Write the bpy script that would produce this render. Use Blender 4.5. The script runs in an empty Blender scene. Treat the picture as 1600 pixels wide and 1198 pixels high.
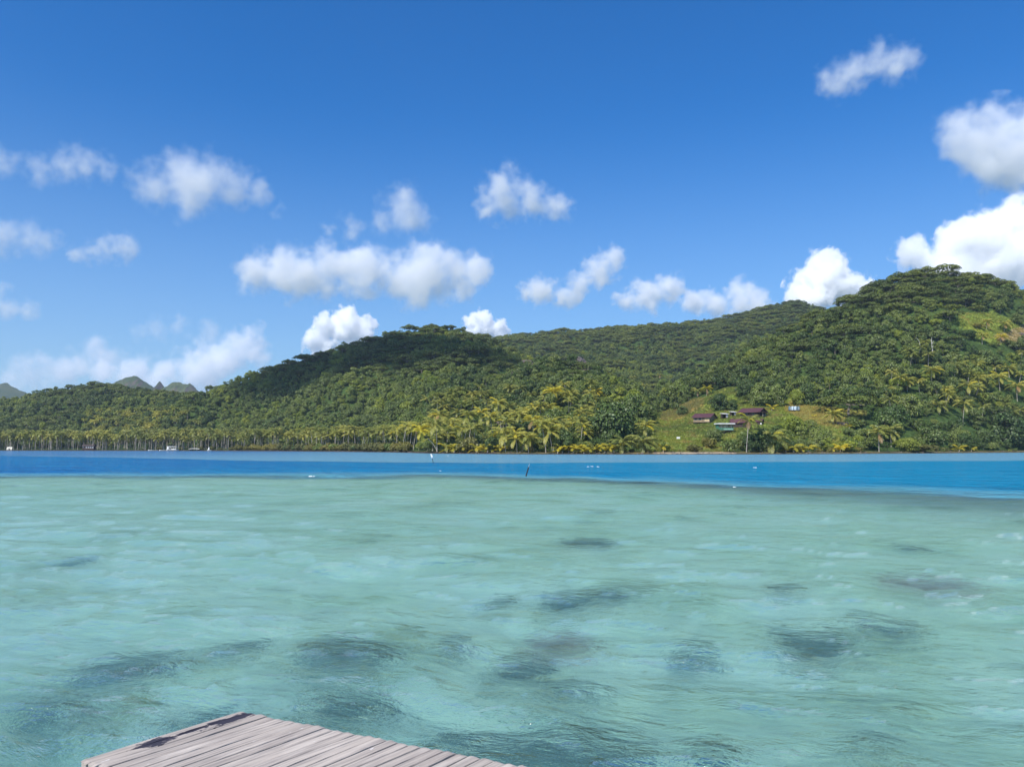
import bpy, bmesh, math, random
import numpy as np
from mathutils import Vector, Matrix, noise

sc = bpy.context.scene
C = sc.collection
F = 1209.0            # focal length of the photograph in its pixels
CH = 2.35             # eye height over the water
PIT = math.atan(100 / F)
CP, SP = math.cos(PIT), math.sin(PIT)

# ------------------------------------------------------------------ camera, world, sun, exposure
cam = bpy.data.cameras.new('camera')
cam.lens = 36 * F / 1600
cam.sensor_width = 36
cam.clip_start = 0.1
cam.clip_end = 60000
co = bpy.data.objects.new('camera', cam)
C.objects.link(co)
co.location = (0, 0, CH)
co.rotation_euler = (math.pi / 2 + PIT, 0, 0)
sc.camera = co

SUN = Vector((-.38, -.54, .76)).normalized()
w = bpy.data.worlds.new('World')
sc.world = w
w.use_nodes = True
wt = w.node_tree
bg = wt.nodes['Background']
sky = wt.nodes.new('ShaderNodeTexSky')
sky.sky_type = 'NISHITA'
sky.sun_disc = False
sky.sun_elevation = math.asin(SUN.z)
sky.sun_rotation = math.atan2(SUN.x, SUN.y)
sky.altitude = 0
sky.air_density = 1.0
sky.dust_density = 0.7
sky.ozone_density = 5.0
hsv = wt.nodes.new('ShaderNodeHueSaturation')
hsv.inputs['Saturation'].default_value = 1.34
tint = wt.nodes.new('ShaderNodeMix')
tint.data_type = 'RGBA'
tint.blend_type = 'MULTIPLY'
tint.inputs[0].default_value = 1
tint.inputs[7].default_value = (.72, 1.02, 1.20, 1)
wt.links.new(sky.outputs[0], hsv.inputs['Color'])
wt.links.new(hsv.outputs[0], tint.inputs[6])
wtc = wt.nodes.new('ShaderNodeTexCoord')
wsp = wt.nodes.new('ShaderNodeSeparateXYZ')
wmr = wt.nodes.new('ShaderNodeMapRange')
wmr.interpolation_type = 'SMOOTHSTEP'
for i_, x_ in zip((1, 2, 3, 4), (.42, -.02, 0, .55)):
    wmr.inputs[i_].default_value = x_
pale = wt.nodes.new('ShaderNodeMix')
pale.data_type = 'RGBA'
pale.inputs[7].default_value = (2.9, 4.2, 6.2, 1)
wt.links.new(wtc.outputs['Generated'], wsp.inputs[0])
wt.links.new(wsp.outputs[2], wmr.inputs[0])
wt.links.new(wmr.outputs[0], pale.inputs[0])
wt.links.new(tint.outputs[2], pale.inputs[6])
wt.links.new(pale.outputs[2], bg.inputs[0])
bg.inputs[1].default_value = .122

sl = bpy.data.lights.new('sun', 'SUN')
sl.energy = 4.9
sl.angle = math.radians(.53)
sl.color = (1, .95, .87)
so = bpy.data.objects.new('sun', sl)
C.objects.link(so)
sl.cycles.is_caustics_light = True
so.rotation_euler = SUN.to_track_quat('Z', 'Y').to_euler()

vs = sc.view_settings
vs.view_transform = 'Standard'
vs.look = 'None'
vs.exposure = 0.15
vs.gamma = 1.0
vs.use_curve_mapping = False
sc.cycles.volume_bounces = 24
sc.cycles.max_bounces = 28
sc.cycles.diffuse_bounces = 3
sc.cycles.glossy_bounces = 2
sc.cycles.transparent_max_bounces = 12
sc.cycles.volume_max_steps = 512

# ------------------------------------------------------------------ helpers
RNG = np.random.default_rng(11)
R = random.Random(5)


def ray(px, py):
    u = (px - 800) / F
    v = (599 - py) / F
    return Vector((u, CP - v * SP, SP + v * CP))


def at(px, py, Y):
    d = ray(px, py)
    return Vector((0, 0, CH)) + d * (Y / d.y)


def on_z(px, py, z=0.0):
    d = ray(px, py)
    return Vector((0, 0, CH)) + d * ((z - CH) / d.z)


def sunk(px, py, depth):
    """point at that depth under the flat water, along the bent line of sight"""
    d = ray(px, py).normalized()
    e = on_z(px, py)
    h = Vector((d.x, d.y, 0))
    st = h.length / 1.333
    return e + h.normalized() * (depth * st / math.sqrt(1 - st * st)) + Vector((0, 0, -depth))


def proj(x, y, z):
    """world -> photograph pixels (arrays)"""
    dz = z - CH
    fw = y * CP + dz * SP
    up = -y * SP + dz * CP
    return 800 + F * x / fw, 599 - F * up / fw


_perm = np.random.default_rng(7).permutation(4096)
_gang = np.random.default_rng(8).random(4096) * 2 * np.pi


def pn(x, y, seed=0):
    """2D gradient noise, about -0.7..0.7"""
    x = np.asarray(x, float)
    y = np.asarray(y, float)
    xi = np.floor(x).astype(np.int64)
    yi = np.floor(y).astype(np.int64)
    xf, yf = x - xi, y - yi
    su = xf * xf * xf * (xf * (xf * 6 - 15) + 10)
    sv = yf * yf * yf * (yf * (yf * 6 - 15) + 10)

    def g(ix, iy, dx, dy):
        h = _perm[(_perm[(ix + seed * 131) & 4095] + iy) & 4095]
        a = _gang[h]
        return np.cos(a) * dx + np.sin(a) * dy
    n00 = g(xi, yi, xf, yf)
    n10 = g(xi + 1, yi, xf - 1, yf)
    n01 = g(xi, yi + 1, xf, yf - 1)
    n11 = g(xi + 1, yi + 1, xf - 1, yf - 1)
    a = n00 + su * (n10 - n00)
    b = n01 + su * (n11 - n01)
    return a + sv * (b - a)


def fbm(x, y, o=4, seed=0):
    s = 0
    a = 1.0
    for i in range(o):
        s = s + a * pn(x * 2 ** i, y * 2 ** i, seed + i)
        a *= .5
    return s


def sstep(a, b, x):
    t = np.clip((x - a) / (b - a), 0, 1)
    return t * t * (3 - 2 * t)


def mesh(name, verts, faces, mats=(), smooth=False):
    me = bpy.data.meshes.new(name)
    me.from_pydata(verts, [], faces)
    for m in mats:
        me.materials.append(m)
    if smooth:
        me.polygons.foreach_set('use_smooth', [True] * len(me.polygons))
    me.update()
    return me


def quads(name, V, mats, matidx=None):
    """V: (n,4,3) loose quads"""
    n = len(V)
    me = bpy.data.meshes.new(name)
    me.vertices.add(n * 4)
    me.vertices.foreach_set('co', np.asarray(V, 'f').ravel())
    me.loops.add(n * 4)
    me.loops.foreach_set('vertex_index', np.arange(n * 4, dtype='i'))
    me.polygons.add(n)
    me.polygons.foreach_set('loop_start', np.arange(0, n * 4, 4, dtype='i'))
    for m in mats:
        me.materials.append(m)
    if matidx is not None:
        me.polygons.foreach_set('material_index', np.asarray(matidx, 'i'))
    me.update(calc_edges=True)
    return me


def grid(name, X, Y, Z, mats=(), smooth=True):
    r, c = X.shape
    me = bpy.data.meshes.new(name)
    me.vertices.add(r * c)
    me.vertices.foreach_set('co', np.stack([X, Y, Z], -1).astype('f').ravel())
    i = np.arange(r * c).reshape(r, c)
    f = np.stack([i[:-1, :-1], i[:-1, 1:], i[1:, 1:], i[1:, :-1]], -1).reshape(-1, 4)
    me.loops.add(f.size)
    me.loops.foreach_set('vertex_index', f.ravel().astype('i'))
    me.polygons.add(len(f))
    me.polygons.foreach_set('loop_start', np.arange(0, f.size, 4, dtype='i'))
    if smooth:
        me.polygons.foreach_set('use_smooth', np.ones(len(f), bool))
    for m in mats:
        me.materials.append(m)
    me.update(calc_edges=True)
    return me


def ob(name, data, parent=None, loc=None, rot=None, scale=None):
    o = bpy.data.objects.new(name, data)
    C.objects.link(o)
    if parent is not None:
        o.parent = parent
    if loc is not None:
        o.location = loc
    if rot is not None:
        o.rotation_euler = rot
    if scale is not None:
        o.scale = scale
    return o


def tag(o, label=None, cat=None, group=None, kind=None):
    if label:
        o['label'] = label
    if cat:
        o['category'] = cat
    if group:
        o['group'] = group
    if kind:
        o['kind'] = kind
    return o


def empty(name, loc, rz=0.0):
    o = bpy.data.objects.new(name, None)
    C.objects.link(o)
    o.location = loc
    o.rotation_euler = (0, 0, rz)
    o.empty_display_size = .3
    return o


class MB:
    """collects boxes and tubes into one mesh"""

    def __init__(s):
        s.v, s.f = [], []

    def box(s, x0, x1, y0, y1, z0, z1):
        b = len(s.v)
        s.v += [(x, y, z) for z in (z0, z1) for y in (y0, y1) for x in (x0, x1)]
        s.f += [tuple(b + k for k in q) for q in ((0, 2, 3, 1), (4, 5, 7, 6), (0, 1, 5, 4), (2, 6, 7, 3), (0, 4, 6, 2), (1, 3, 7, 5))]
        return s

    def poly(s, pts, faces):
        b = len(s.v)
        s.v += [tuple(p) for p in pts]
        s.f += [tuple(b + k for k in q) for q in faces]
        return s

    def tube(s, path, rad, n=6, cap=True):
        b = len(s.v)
        path = [Vector(p) for p in path]
        for i, p in enumerate(path):
            d = (path[min(i + 1, len(path) - 1)] - path[max(i - 1, 0)]).normalized()
            a = d.orthogonal().normalized()
            c = d.cross(a)
            r = rad[i] if hasattr(rad, '__len__') else rad
            for k in range(n):
                t = 2 * math.pi * k / n
                s.v.append(tuple(p + (a * math.cos(t) + c * math.sin(t)) * r))
        for i in range(len(path) - 1):
            for k in range(n):
                s.f.append((b + i * n + k, b + i * n + (k + 1) % n, b + (i + 1) * n + (k + 1) % n, b + (i + 1) * n + k))
        if cap:
            s.f.append(tuple(b + k for k in range(n - 1, -1, -1)))
            s.f.append(tuple(b + (len(path) - 1) * n + k for k in range(n)))
        return s

    def mesh(s, name, m, smooth=False):
        return mesh(name, s.v, s.f, [m] if m else [], smooth)

    def build(s, name, m, parent=None, **k):
        return ob(name, s.mesh(name, m), parent, **k)


class NT:
    """small node builder"""

    def __init__(s, name):
        s.m = bpy.data.materials.new(name)
        s.m.use_nodes = True
        s.t = s.m.node_tree
        s.n = s.t.nodes
        s.out = s.n['Material Output']
        s.bsdf = s.n['Principled BSDF']

    def node(s, typ, ins=(), **props):
        n = s.n.new('ShaderNode' + typ)
        for k, v in props.items():
            setattr(n, k, v)
        for k, v in (ins.items() if isinstance(ins, dict) else ins):
            s.set(n.inputs[k], v)
        return n

    def set(s, inp, v):
        if isinstance(v, bpy.types.NodeSocket):
            s.t.links.new(v, inp)
        else:
            if isinstance(v, tuple) and len(v) == 3 and inp.type == 'RGBA':
                v = v + (1,)
            inp.default_value = v

    def math(s, op, a, b=0.0, c=0.0, clamp=False):
        n = s.n.new('ShaderNodeMath')
        n.operation = op
        n.use_clamp = clamp
        s.set(n.inputs[0], a)
        s.set(n.inputs[1], b)
        s.set(n.inputs[2], c)
        return n.outputs[0]

    def mix(s, f, a, b, typ='MIX'):
        n = s.n.new('ShaderNodeMix')
        n.data_type = 'RGBA'
        n.blend_type = typ
        s.set(n.inputs[0], f)
        s.set(n.inputs[6], a)
        s.set(n.inputs[7], b)
        return n.outputs[2]

    def ramp(s, f, a, b, lo=0.0, hi=1.0, smooth=True):
        n = s.n.new('ShaderNodeMapRange')
        if smooth:
            n.interpolation_type = 'SMOOTHSTEP'
        s.set(n.inputs[0], f)
        for k, v in zip((1, 2, 3, 4), (a, b, lo, hi)):
            n.inputs[k].default_value = v
        return n.outputs[0]

    def noise(s, vec, scale, detail=3, rough=.55):
        n = s.n.new('ShaderNodeTexNoise')
        if vec is not None:
            s.set(n.inputs['Vector'], vec)
        n.inputs['Scale'].default_value = scale
        n.inputs['Detail'].default_value = detail
        n.inputs['Roughness'].default_value = rough
        return n.outputs['Fac']

    def coord(s, which='Object'):
        return s.node('TexCoord').outputs[which]

    def pos(s):
        return s.node('NewGeometry').outputs['Position']

    def vmul(s, vec, k):
        n = s.n.new('ShaderNodeVectorMath')
        n.operation = 'MULTIPLY'
        s.set(n.inputs[0], vec)
        n.inputs[1].default_value = k
        return n.outputs[0]

    def attr(s, name):
        return s.node('Attribute', attribute_name=name)


def plain(name, col, rough=.7, var=.25, scale=3.0, bump=0.0, metal=0.0):
    """painted / weathered surface: base colour broken by noise"""
    a = NT(name)
    n = a.noise(a.coord(), scale, 5)
    k = a.ramp(n, .3, .7, 1 - var, 1 + var)
    c = a.mix(1.0, col, a.node('CombineXYZ', {0: k, 1: k, 2: k}).outputs[0], 'MULTIPLY')
    a.set(a.bsdf.inputs['Base Color'], c)
    a.bsdf.inputs['Roughness'].default_value = rough
    a.bsdf.inputs['Metallic'].default_value = metal
    if bump:
        b = a.node('Bump', {'Height': n, 'Strength': bump})
        a.set(a.bsdf.inputs['Normal'], b.outputs[0])
    return a.m


def leafmat(name, c1, c2, trans=.35, vary=.55, tip=None):
    """leaves: colour differs from leaf clump to leaf clump and from plant to plant"""
    a = NT(name)
    g = a.node('NewGeometry').outputs['Random Per Island']
    oi = a.node('ObjectInfo').outputs['Random']
    c = a.mix(oi, c1, c2)
    k = a.ramp(g, 0, 1, 1 - vary, 1 + vary, False)
    c = a.mix(1.0, c, a.node('CombineXYZ', {0: k, 1: k, 2: k}).outputs[0], 'MULTIPLY')
    # stands of different growth over the slopes
    rg = a.noise(a.node('ObjectInfo').outputs['Location'], .016, 3, .6)
    c = a.mix(a.ramp(rg, .36, .62), a.mix(1.0, c, (.72, .78, .85), 'MULTIPLY'), a.mix(1.0, c, (1.28, 1.2, 1.0), 'MULTIPLY'))
    if tip:
        c = a.mix(a.ramp(g, .86, .9), c, tip)
    d = a.node('BsdfDiffuse', {'Color': c})
    t = a.node('BsdfTranslucent', {'Color': a.mix(1.0, c, (1.15, 1.1, .6), 'MULTIPLY')})
    gl = a.node('BsdfGlossy', {'Color': (1, 1, 1), 'Roughness': .5})
    m = a.node('MixShader', {0: trans, 1: d.outputs[0], 2: t.outputs[0]})
    m2 = a.node('MixShader', {0: .025, 1: m.outputs[0], 2: gl.outputs[0]})
    a.set(a.out.inputs['Surface'], m2.outputs[0])
    a.n.remove(a.bsdf)
    return a.m


# ------------------------------------------------------------------ the land: ridges read off the photograph
def shore_y(u):
    return np.interp(u, [-1.4, -.66, -.41, -.29, -.165, -.1, 0, .165, .29, .41, .537, .66, .85, 1.4],
                     [700, 620, 575, 520, 415, 330, 298, 288, 292, 306, 338, 392, 470, 620])


class Ridge:
    def __init__(s, pts, Yr, foot, th, p=1.1, back=.55, seed=0, rough=.07):
        us, zs = [], []
        for i, (x, y) in enumerate(pts):
            yr = Yr[i] if hasattr(Yr, '__len__') else Yr
            v = at(x, y, yr)
            us.append(v.x / v.y)
            zs.append(v.z - th)
        s.us, s.zs = us, zs
        s.yr = list(Yr) if hasattr(Yr, '__len__') else [Yr] * len(us)
        s.foot, s.p, s.back, s.seed, s.rough = foot, p, back, seed, rough

    def z(s, u, Y):
        zr = np.interp(u, s.us, s.zs, left=-60, right=-60)
        # fade outside the listed span
        yr = np.interp(u, s.us, s.yr)
        yf = s.foot if not callable(s.foot) else s.foot(u)
        t = (Y - yf) / (yr - yf)
        tc = np.clip(t, 0, 1)
        X = u * Y
        h = zr * tc ** s.p
        n = fbm(X / 130, Y / 130, 4, s.seed) - .7 * np.abs(fbm(X / 110, Y / 200, 3, s.seed + 9)) + .2
        h = h + n * zr * s.rough * 5 * tc * (1.02 - tc)
        h = h - np.clip(Y - yr, 0, None) * s.back
        return np.where(t < 0, -5, h)


RIDGES = [
    Ridge([(-500, 660), (-250, 650), (-100, 634), (0, 622), (60, 608), (140, 593), (175, 598), (230, 604), (300, 608), (380, 622), (470, 655), (560, 700)],
          940, lambda u: shore_y(u) + 95, 8, 1.05, .5, 1, .09),
    Ridge([(40, 702), (150, 688), (230, 645), (310, 607), (345, 597), (400, 576), (480, 548), (560, 524), (640, 507), (695, 502), (740, 514), (780, 532), (850, 568), (930, 612), (1010, 660), (1060, 700)],
          [760, 740, 740, 760, 770, 790, 810, 830, 850, 850, 850, 850, 820, 780, 730, 700], lambda u: shore_y(u) + 75, 8, 1.15, .5, 3, .10),
    Ridge([(600, 600), (700, 532), (780, 521), (850, 513), (950, 507), (1050, 503), (1130, 491), (1200, 473), (1240, 462), (1262, 468), (1285, 478), (1350, 500), (1450, 540), (1560, 600)],
          1500, lambda u: 0 * u + 760, 9, 1.0, .5, 5, .09),
    Ridge([(900, 690), (960, 655), (1020, 618), (1090, 581), (1180, 531), (1280, 481), (1380, 436), (1440, 418), (1470, 415), (1520, 421), (1560, 428), (1600, 444), (1700, 470), (1900, 520), (2100, 570), (2500, 640)],
          [600, 610, 620, 630, 640, 650, 660, 670, 670, 670, 670, 670, 680, 700, 720, 750], lambda u: shore_y(u) + 22, 6.5, 1.12, .6, 7, .09),
    Ridge([(600, 700), (640, 670), (690, 630), (740, 610), (780, 590), (830, 566), (865, 556), (900, 560), (940, 575), (990, 600), (1040, 640), (1090, 690)],
          [540, 540, 540, 545, 550, 555, 560, 560, 555, 550, 540, 530], lambda u: shore_y(u) + 30, 7, 1.2, .35, 11, .09),
]


def land(X, Y):
    X = np.asarray(X, float)
    Y = np.asarray(Y, float)
    u = X / np.maximum(Y, 1)
    ys = shore_y(u) + 5 * fbm(X / 40, Y / 400, 3, 21)
    d = Y - ys
    base = np.where(d < 0, np.maximum(d * .06, -1.5), 0)
    base = base + .55 * sstep(0, 3, d) + .45 * sstep(6, 20, d) + 1.2 * sstep(15, 90, d)
    z = base
    for r in RIDGES:
        h = r.z(u, Y) * sstep(0, 25, d - 4)
        k = 5.0
        z = np.maximum(z, h) + k * .5 * np.clip(1 - np.abs(z - h) / k, 0, 1) ** 2 * (h > 1) * sstep(10, 60, d)
    # terrace the slope a little where the houses stand
    return z


def landz(x, y):
    return float(land(np.array([x]), np.array([y]))[0])


_YS = np.concatenate([np.arange(240, 700, 1.0), np.arange(700, 1600, 3.0)])


def hit(px, py):
    """where the photograph's line of sight at that pixel meets the land"""
    d = ray(px, py)
    k = _YS / d.y
    zz = CH + d.z * k
    h = land(d.x * k, _YS)
    i = int(np.argmax(h >= zz)) if (h >= zz).any() else len(_YS) - 1
    return Vector((d.x * k[i], _YS[i], float(h[i])))


def inpoly(px, py, poly):
    px = np.asarray(px, float)
    py = np.asarray(py, float)
    r = np.zeros(px.shape, bool)
    n = len(poly)
    for i in range(n):
        x0, y0 = poly[i]
        x1, y1 = poly[(i + 1) % n]
        c = ((y0 > py) != (y1 > py)) & (px < (x1 - x0) * (py - y0) / (y1 - y0 + 1e-9) + x0)
        r ^= c
    return r


LAWN = [(1010, 706), (1018, 668), (1026, 640), (1045, 626), (1075, 618), (1100, 622), (1118, 606), (1150, 604), (1165, 622), (1175, 634), (1215, 632), (1235, 620), (1262, 632), (1300, 640), (1352, 642), (1350, 660), (1330, 672), (1322, 700), (1300, 700), (1268, 668), (1240, 690), (1160, 692), (1140, 706)]
ORANGE = [(1040, 640), (1050, 624), (1070, 618), (1102, 622), (1100, 634), (1085, 642), (1068, 652), (1045, 660), (1030, 655)]
DRY = [(1225, 640), (1232, 628), (1262, 632), (1300, 636), (1352, 642), (1350, 662), (1300, 668), (1262, 660), (1240, 650)]
UPPER = [(1494, 498), (1502, 489), (1546, 488), (1575, 497), (1600, 505), (1640, 510), (1640, 536), (1560, 538), (1525, 530), (1505, 512)]
TAN = [(1555, 524), (1600, 508), (1640, 508), (1640, 538), (1560, 536)]

# terrain sheet, finer near the shore
us = np.linspace(-1.35, 1.35, 620)
tt = np.linspace(0, 1, 300)
Yrel = -14 + 1550 * (0.25 * tt + .75 * tt ** 1.6)
Yrel = np.concatenate([[-260, -120, -60, -30], Yrel, [1900, 2600, 5200]])
UU, RR = np.meshgrid(us, Yrel)
YY = shore_y(UU) + RR
XX = UU * YY
ZZ = land(XX, YY)
ZZ[RR < -20] = -4
PX, PY = proj(XX, YY, ZZ)

lm = NT('land_cover')
ca = lm.attr('cover').outputs['Color']
n1 = lm.noise(lm.pos(), .35, 6, .65)
n2 = lm.noise(lm.pos(), .05, 4)
k = lm.ramp(n1, .3, .7, .6, 1.4)
cc = lm.mix(1.0, ca, lm.node('CombineXYZ', {0: k, 1: k, 2: k}).outputs[0], 'MULTIPLY')
cc = lm.mix(lm.ramp(n2, .45, .7, 0, .5), cc, lm.mix(1.0, cc, (1.5, 1.15, .8), 'MULTIPLY'))
lm.set(lm.bsdf.inputs['Base Color'], cc)
lm.bsdf.inputs['Roughness'].default_value = .95
lm.bsdf.inputs['Specular IOR Level'].default_value = .1
lm.set(lm.bsdf.inputs['Normal'], lm.node('Bump', {'Height': n1, 'Strength': .8, 'Distance': 1.5}).outputs[0])
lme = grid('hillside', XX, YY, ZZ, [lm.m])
cov = np.zeros(XX.shape + (4,), 'f')
cov[..., 3] = 1
cov[..., :3] = (.05, .085, .022)
front = YY < 520


def paint(mask, col, amt=1.0):
    m = (mask * amt)[..., None]
    cov[..., :3] = cov[..., :3] * (1 - m) + np.array(col) * m


gn = fbm(XX / 14, YY / 14, 4, 31)
mL = inpoly(PX, PY, LAWN) & front
paint(mL, (.16, .21, .035))
paint(mL & (gn > .1), (.23, .22, .055), .7)
paint(inpoly(PX, PY, ORANGE) & front & (gn > -.2), (.25, .15, .05), .5)
paint(inpoly(PX, PY, DRY) & front, (.24, .20, .055), .5)
mU = inpoly(PX, PY, UPPER) & (YY < 700)
paint(mU, (.18, .23, .035))
paint(inpoly(PX, PY, TAN) & (YY < 700), (.30, .22, .11), .9)
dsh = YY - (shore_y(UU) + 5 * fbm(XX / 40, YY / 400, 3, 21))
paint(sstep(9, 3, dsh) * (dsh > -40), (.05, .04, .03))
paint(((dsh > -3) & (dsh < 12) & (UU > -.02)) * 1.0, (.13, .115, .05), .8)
bea = ((dsh > -.5) & (dsh < 9) & (PX > 1020) & (PX < 1150))
paint(bea * 1.0, (.42, .33, .22))
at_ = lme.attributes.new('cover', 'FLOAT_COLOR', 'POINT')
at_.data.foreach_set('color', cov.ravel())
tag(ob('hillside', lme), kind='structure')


# far mountains, kilometres behind
def far_mountain(name, peaks, Y, depth, wid, seed, label):
    pts = [at(x, y, Y) for x, y in peaks]
    x0, x1 = pts[0].x - wid, pts[-1].x + wid
    X, D = np.meshgrid(np.linspace(x0, x1, 150), np.linspace(-1, 1, 60))
    zr = np.interp(X, [p.x for p in pts], [p.z for p in pts], left=0, right=0)
    n = fbm(X / (wid * .35), D * depth / (wid * .35), 5, seed)
    rg = np.abs(fbm(X / (wid * .22), D * depth / (wid * .6), 4, seed + 3))
    Z = zr * (1 - np.abs(D) ** 1.1) + (n * .18 - rg * .12) * zr * np.abs(D) * 2.2 + rg * 0
    Z += fbm(X / 40, D * depth / 40, 3, seed + 5) * 9 * (zr > 5)
    Z = np.maximum(Z, -2)
    me = grid(name, X, Y + D * depth, Z, [M_FAR])
    return tag(ob(name, me), label, 'mountain', kind='structure')


a = NT('mountain_cover')
nn = a.noise(a.pos(), .012, 6, .6)
nz = a.node('SeparateXYZ', {0: a.node('NewGeometry').outputs['Normal']}).outputs[2]
c = a.mix(a.ramp(nn, .4, .62), (.03, .055, .016), (.065, .085, .03))
c = a.mix(a.ramp(nz, .8, .55), c, (.13, .10, .08))
a.set(a.bsdf.inputs['Base Color'], c)
a.bsdf.inputs['Roughness'].default_value = .95
M_FAR = a.m
far_mountain('far_mountain', [(-420, 640), (-260, 600), (-120, 585), (-40, 592), (0, 599), (9, 597), (20, 604), (45, 616), (80, 640)], 4000, 700, 90, 3,
             'blue far mountain falling towards the water at the left edge')
far_mountain('crag', [(150, 625), (172, 599), (190, 592), (205, 587), (214, 587), (222, 592), (232, 600), (243, 606), (250, 594), (256, 603), (268, 597), (282, 597), (292, 600), (297, 598), (306, 606), (325, 625)], 2900, 330, 40, 8,
             'grey rocky crags showing between the two left hills')

# ------------------------------------------------------------------ lagoon
NEARX = [-300, 0, 300, 640, 820, 1000, 1200, 1400, 1600, 1900]
NEARY = [745, 744, 743, 742, 745, 751, 760, 767, 776, 790]
FARX = [-300, 0, 200, 400, 640, 820, 1000, 1300, 1600, 1900]
FARY = [709, 711, 714, 718.5, 721, 722, 721, 720, 718, 716]


def _wl(xs, ys):
    p = [on_z(x, y) for x, y in zip(xs, ys)]
    return [q.x / q.y for q in p], [1 / q.y for q in p]


_NW, _FW = _wl(NEARX, NEARY), _wl(FARX, FARY)


def channel(X, Y):
    """0 over the shallows, 1 over the deep channel; and the reef along its edges"""
    u = X / Y
    yn = 1 / np.interp(u, *_NW)
    yf = 1 / np.interp(u, *_FW)
    wob = fbm(X / 9, Y / 14, 5, 41)
    a = (Y - yn * (1 + .085 * wob)) / yn
    b = (yf * (1 + .03 * fbm(X / 20, Y / 30, 3, 44)) - Y) / yf
    deep = sstep(-.09, .22, a) * sstep(-.005, .03, b)
    wr = np.interp(u, [-.7, -.1, .1, .35, .7], [.02, .04, .08, .12, .20])
    reef = np.exp(-((a + wr * .5) / wr) ** 2) * sstep(-.5, .25, wob + .35)
    reef = np.maximum(reef, .8 * np.exp(-((b - .02) / .022) ** 2) * sstep(-.75, -.3, -u * 0 + wob) * sstep(.35, -.1, u))
    return deep, reef, sstep(.02, -.02, b)


a = NT('sand_and_reef_bottom')
rf = a.math('MULTIPLY', a.attr('reef').outputs['Fac'], .6)
dp = a.attr('deep').outputs['Fac']
n1 = a.noise(a.pos(), .38, 7, .65)
n2 = a.noise(a.pos(), 2.6, 5, .65)
sand = a.mix(a.ramp(n1, .35, .68), (.74, .72, .58), (.58, .61, .37))
sand = a.mix(a.ramp(n2, .5, .75, 0, .55), sand, (.34, .38, .22))
cb = a.mix(a.math('MINIMUM', a.math('ADD', rf, a.ramp(n1, .56, .68, 0, .6)), 1.0), sand, (.05, .055, .05))
cb = a.mix(dp, cb, (.10, .20, .26))
a.set(a.bsdf.inputs['Base Color'], cb)
a.bsdf.inputs['Roughness'].default_value = 1
SAND_M = a.m
us = np.linspace(-1.3, 1.3, 330)
s = np.linspace(1 / math.sqrt(.3 + 2), 1 / math.sqrt(640), 300)
UU, SS = np.meshgrid(us, s)
YY = 1 / SS ** 2 - 1.5
XX = UU * (YY + 4)
deep, reef, far = channel(XX, np.maximum(YY, 2))
ZB = -1.0 - .10 * fbm(XX / 1.7, YY / 1.7, 4, 51) - 3 * deep ** 4 + .2 * reef
ZB = np.where(YY > 100, np.minimum(ZB, -1.6), ZB)
sme = grid('seabed', XX, YY, ZB, [SAND_M])
for nm, arr in (('reef', reef), ('deep', deep)):
    t = sme.attributes.new(nm, 'FLOAT', 'POINT')
    t.data.foreach_set('value', arr.astype('f').ravel())
tag(ob('seabed', sme), kind='structure').cycles.is_caustics_receiver = True

a = NT('lagoon_water')
dp = a.attr('deep').outputs['Fac']
rf = a.attr('reef').outputs['Fac']
p = a.pos()
rot = a.node('Mapping', {'Vector': p, 'Rotation': (0, 0, math.radians(24))}).outputs[0]
b1 = a.noise(a.vmul(rot, (1.4, 2.5, 1)), 2.2, 5, .62)
b2 = a.noise(a.vmul(rot, (.8, 1.9, 1)), 9, 4, .6)
b3 = a.noise(a.vmul(rot, (.3, .5, 1)), 1.0, 4, .6)
b4 = a.noise(a.vmul(rot, (.9, 1.5, 1)), 26, 3, .6)
chop = a.attr('chop').outputs['Fac']
b5 = a.noise(a.vmul(rot, (.8, 1.25, 1)), 1.0, 4, .6)
b6 = a.noise(a.vmul(rot, (.16, .22, 1)), 1.0, 4, .65)
far_chop = a.math('MULTIPLY', chop, a.math('MULTIPLY_ADD', b6, 2.2, a.math('MULTIPLY', b5, .55)))
hgt = a.math('ADD', far_chop, a.math('ADD', a.math('MULTIPLY_ADD', b4, .007, a.math('MULTIPLY', b1, .085)), a.math('ADD', a.math('MULTIPLY', b2, .028), a.math('MULTIPLY', b3, .26))))
bmp = a.node('Bump', {'Height': hgt, 'Strength': 1.0, 'Distance': 1.0}).outputs[0]
big = a.noise(a.vmul(p, (.03, .05, 1)), 1.0, 4, .6)
shal = a.mix(a.ramp(big, .35, .65), (.15, .415, .43), (.22, .475, .455))
shal = a.mix(a.attr('far').outputs['Fac'], shal, a.mix(a.ramp(a.node('SeparateXYZ', {0: p}).outputs[0], -170, -20), (.07, .22, .42), (.16, .38, .50)))  # far shoal: bluish reflection of the horizon sky put into the body colour
wx = a.node('SeparateXYZ', {0: p}).outputs[0]
deepc = a.mix(a.ramp(wx, -60, 30), (.001, .115, .33), (.004, .215, .375))
deepc = a.mix(a.ramp(a.noise(a.vmul(p, (.05, .16, 1)), 1.0, 5, .65), .35, .65, 0, .6), deepc, (.012, .235, .40))
body = a.mix(dp, shal, deepc)
body = a.mix(a.math('MULTIPLY', rf, a.ramp(a.noise(a.vmul(p, (.25, .5, 1)), 1.0, 5, .7), .35, .62, .0, .75)), body, (.085, .18, .28))
dif = a.node('BsdfDiffuse', {'Color': body, 'Normal': bmp})
tr = a.node('BsdfRefraction', {'Color': a.mix(dp, (.73, .96, .985), (.05, .45, .65)), 'IOR': 1.333, 'Roughness': 0.0, 'Normal': bmp})
clear = a.math('MULTIPLY', a.math('SUBTRACT', 1.0, a.math('MULTIPLY', dp, 2.6), clamp=True), a.math('MULTIPLY_ADD', a.attr('far').outputs['Fac'], -.66, .78))
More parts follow.
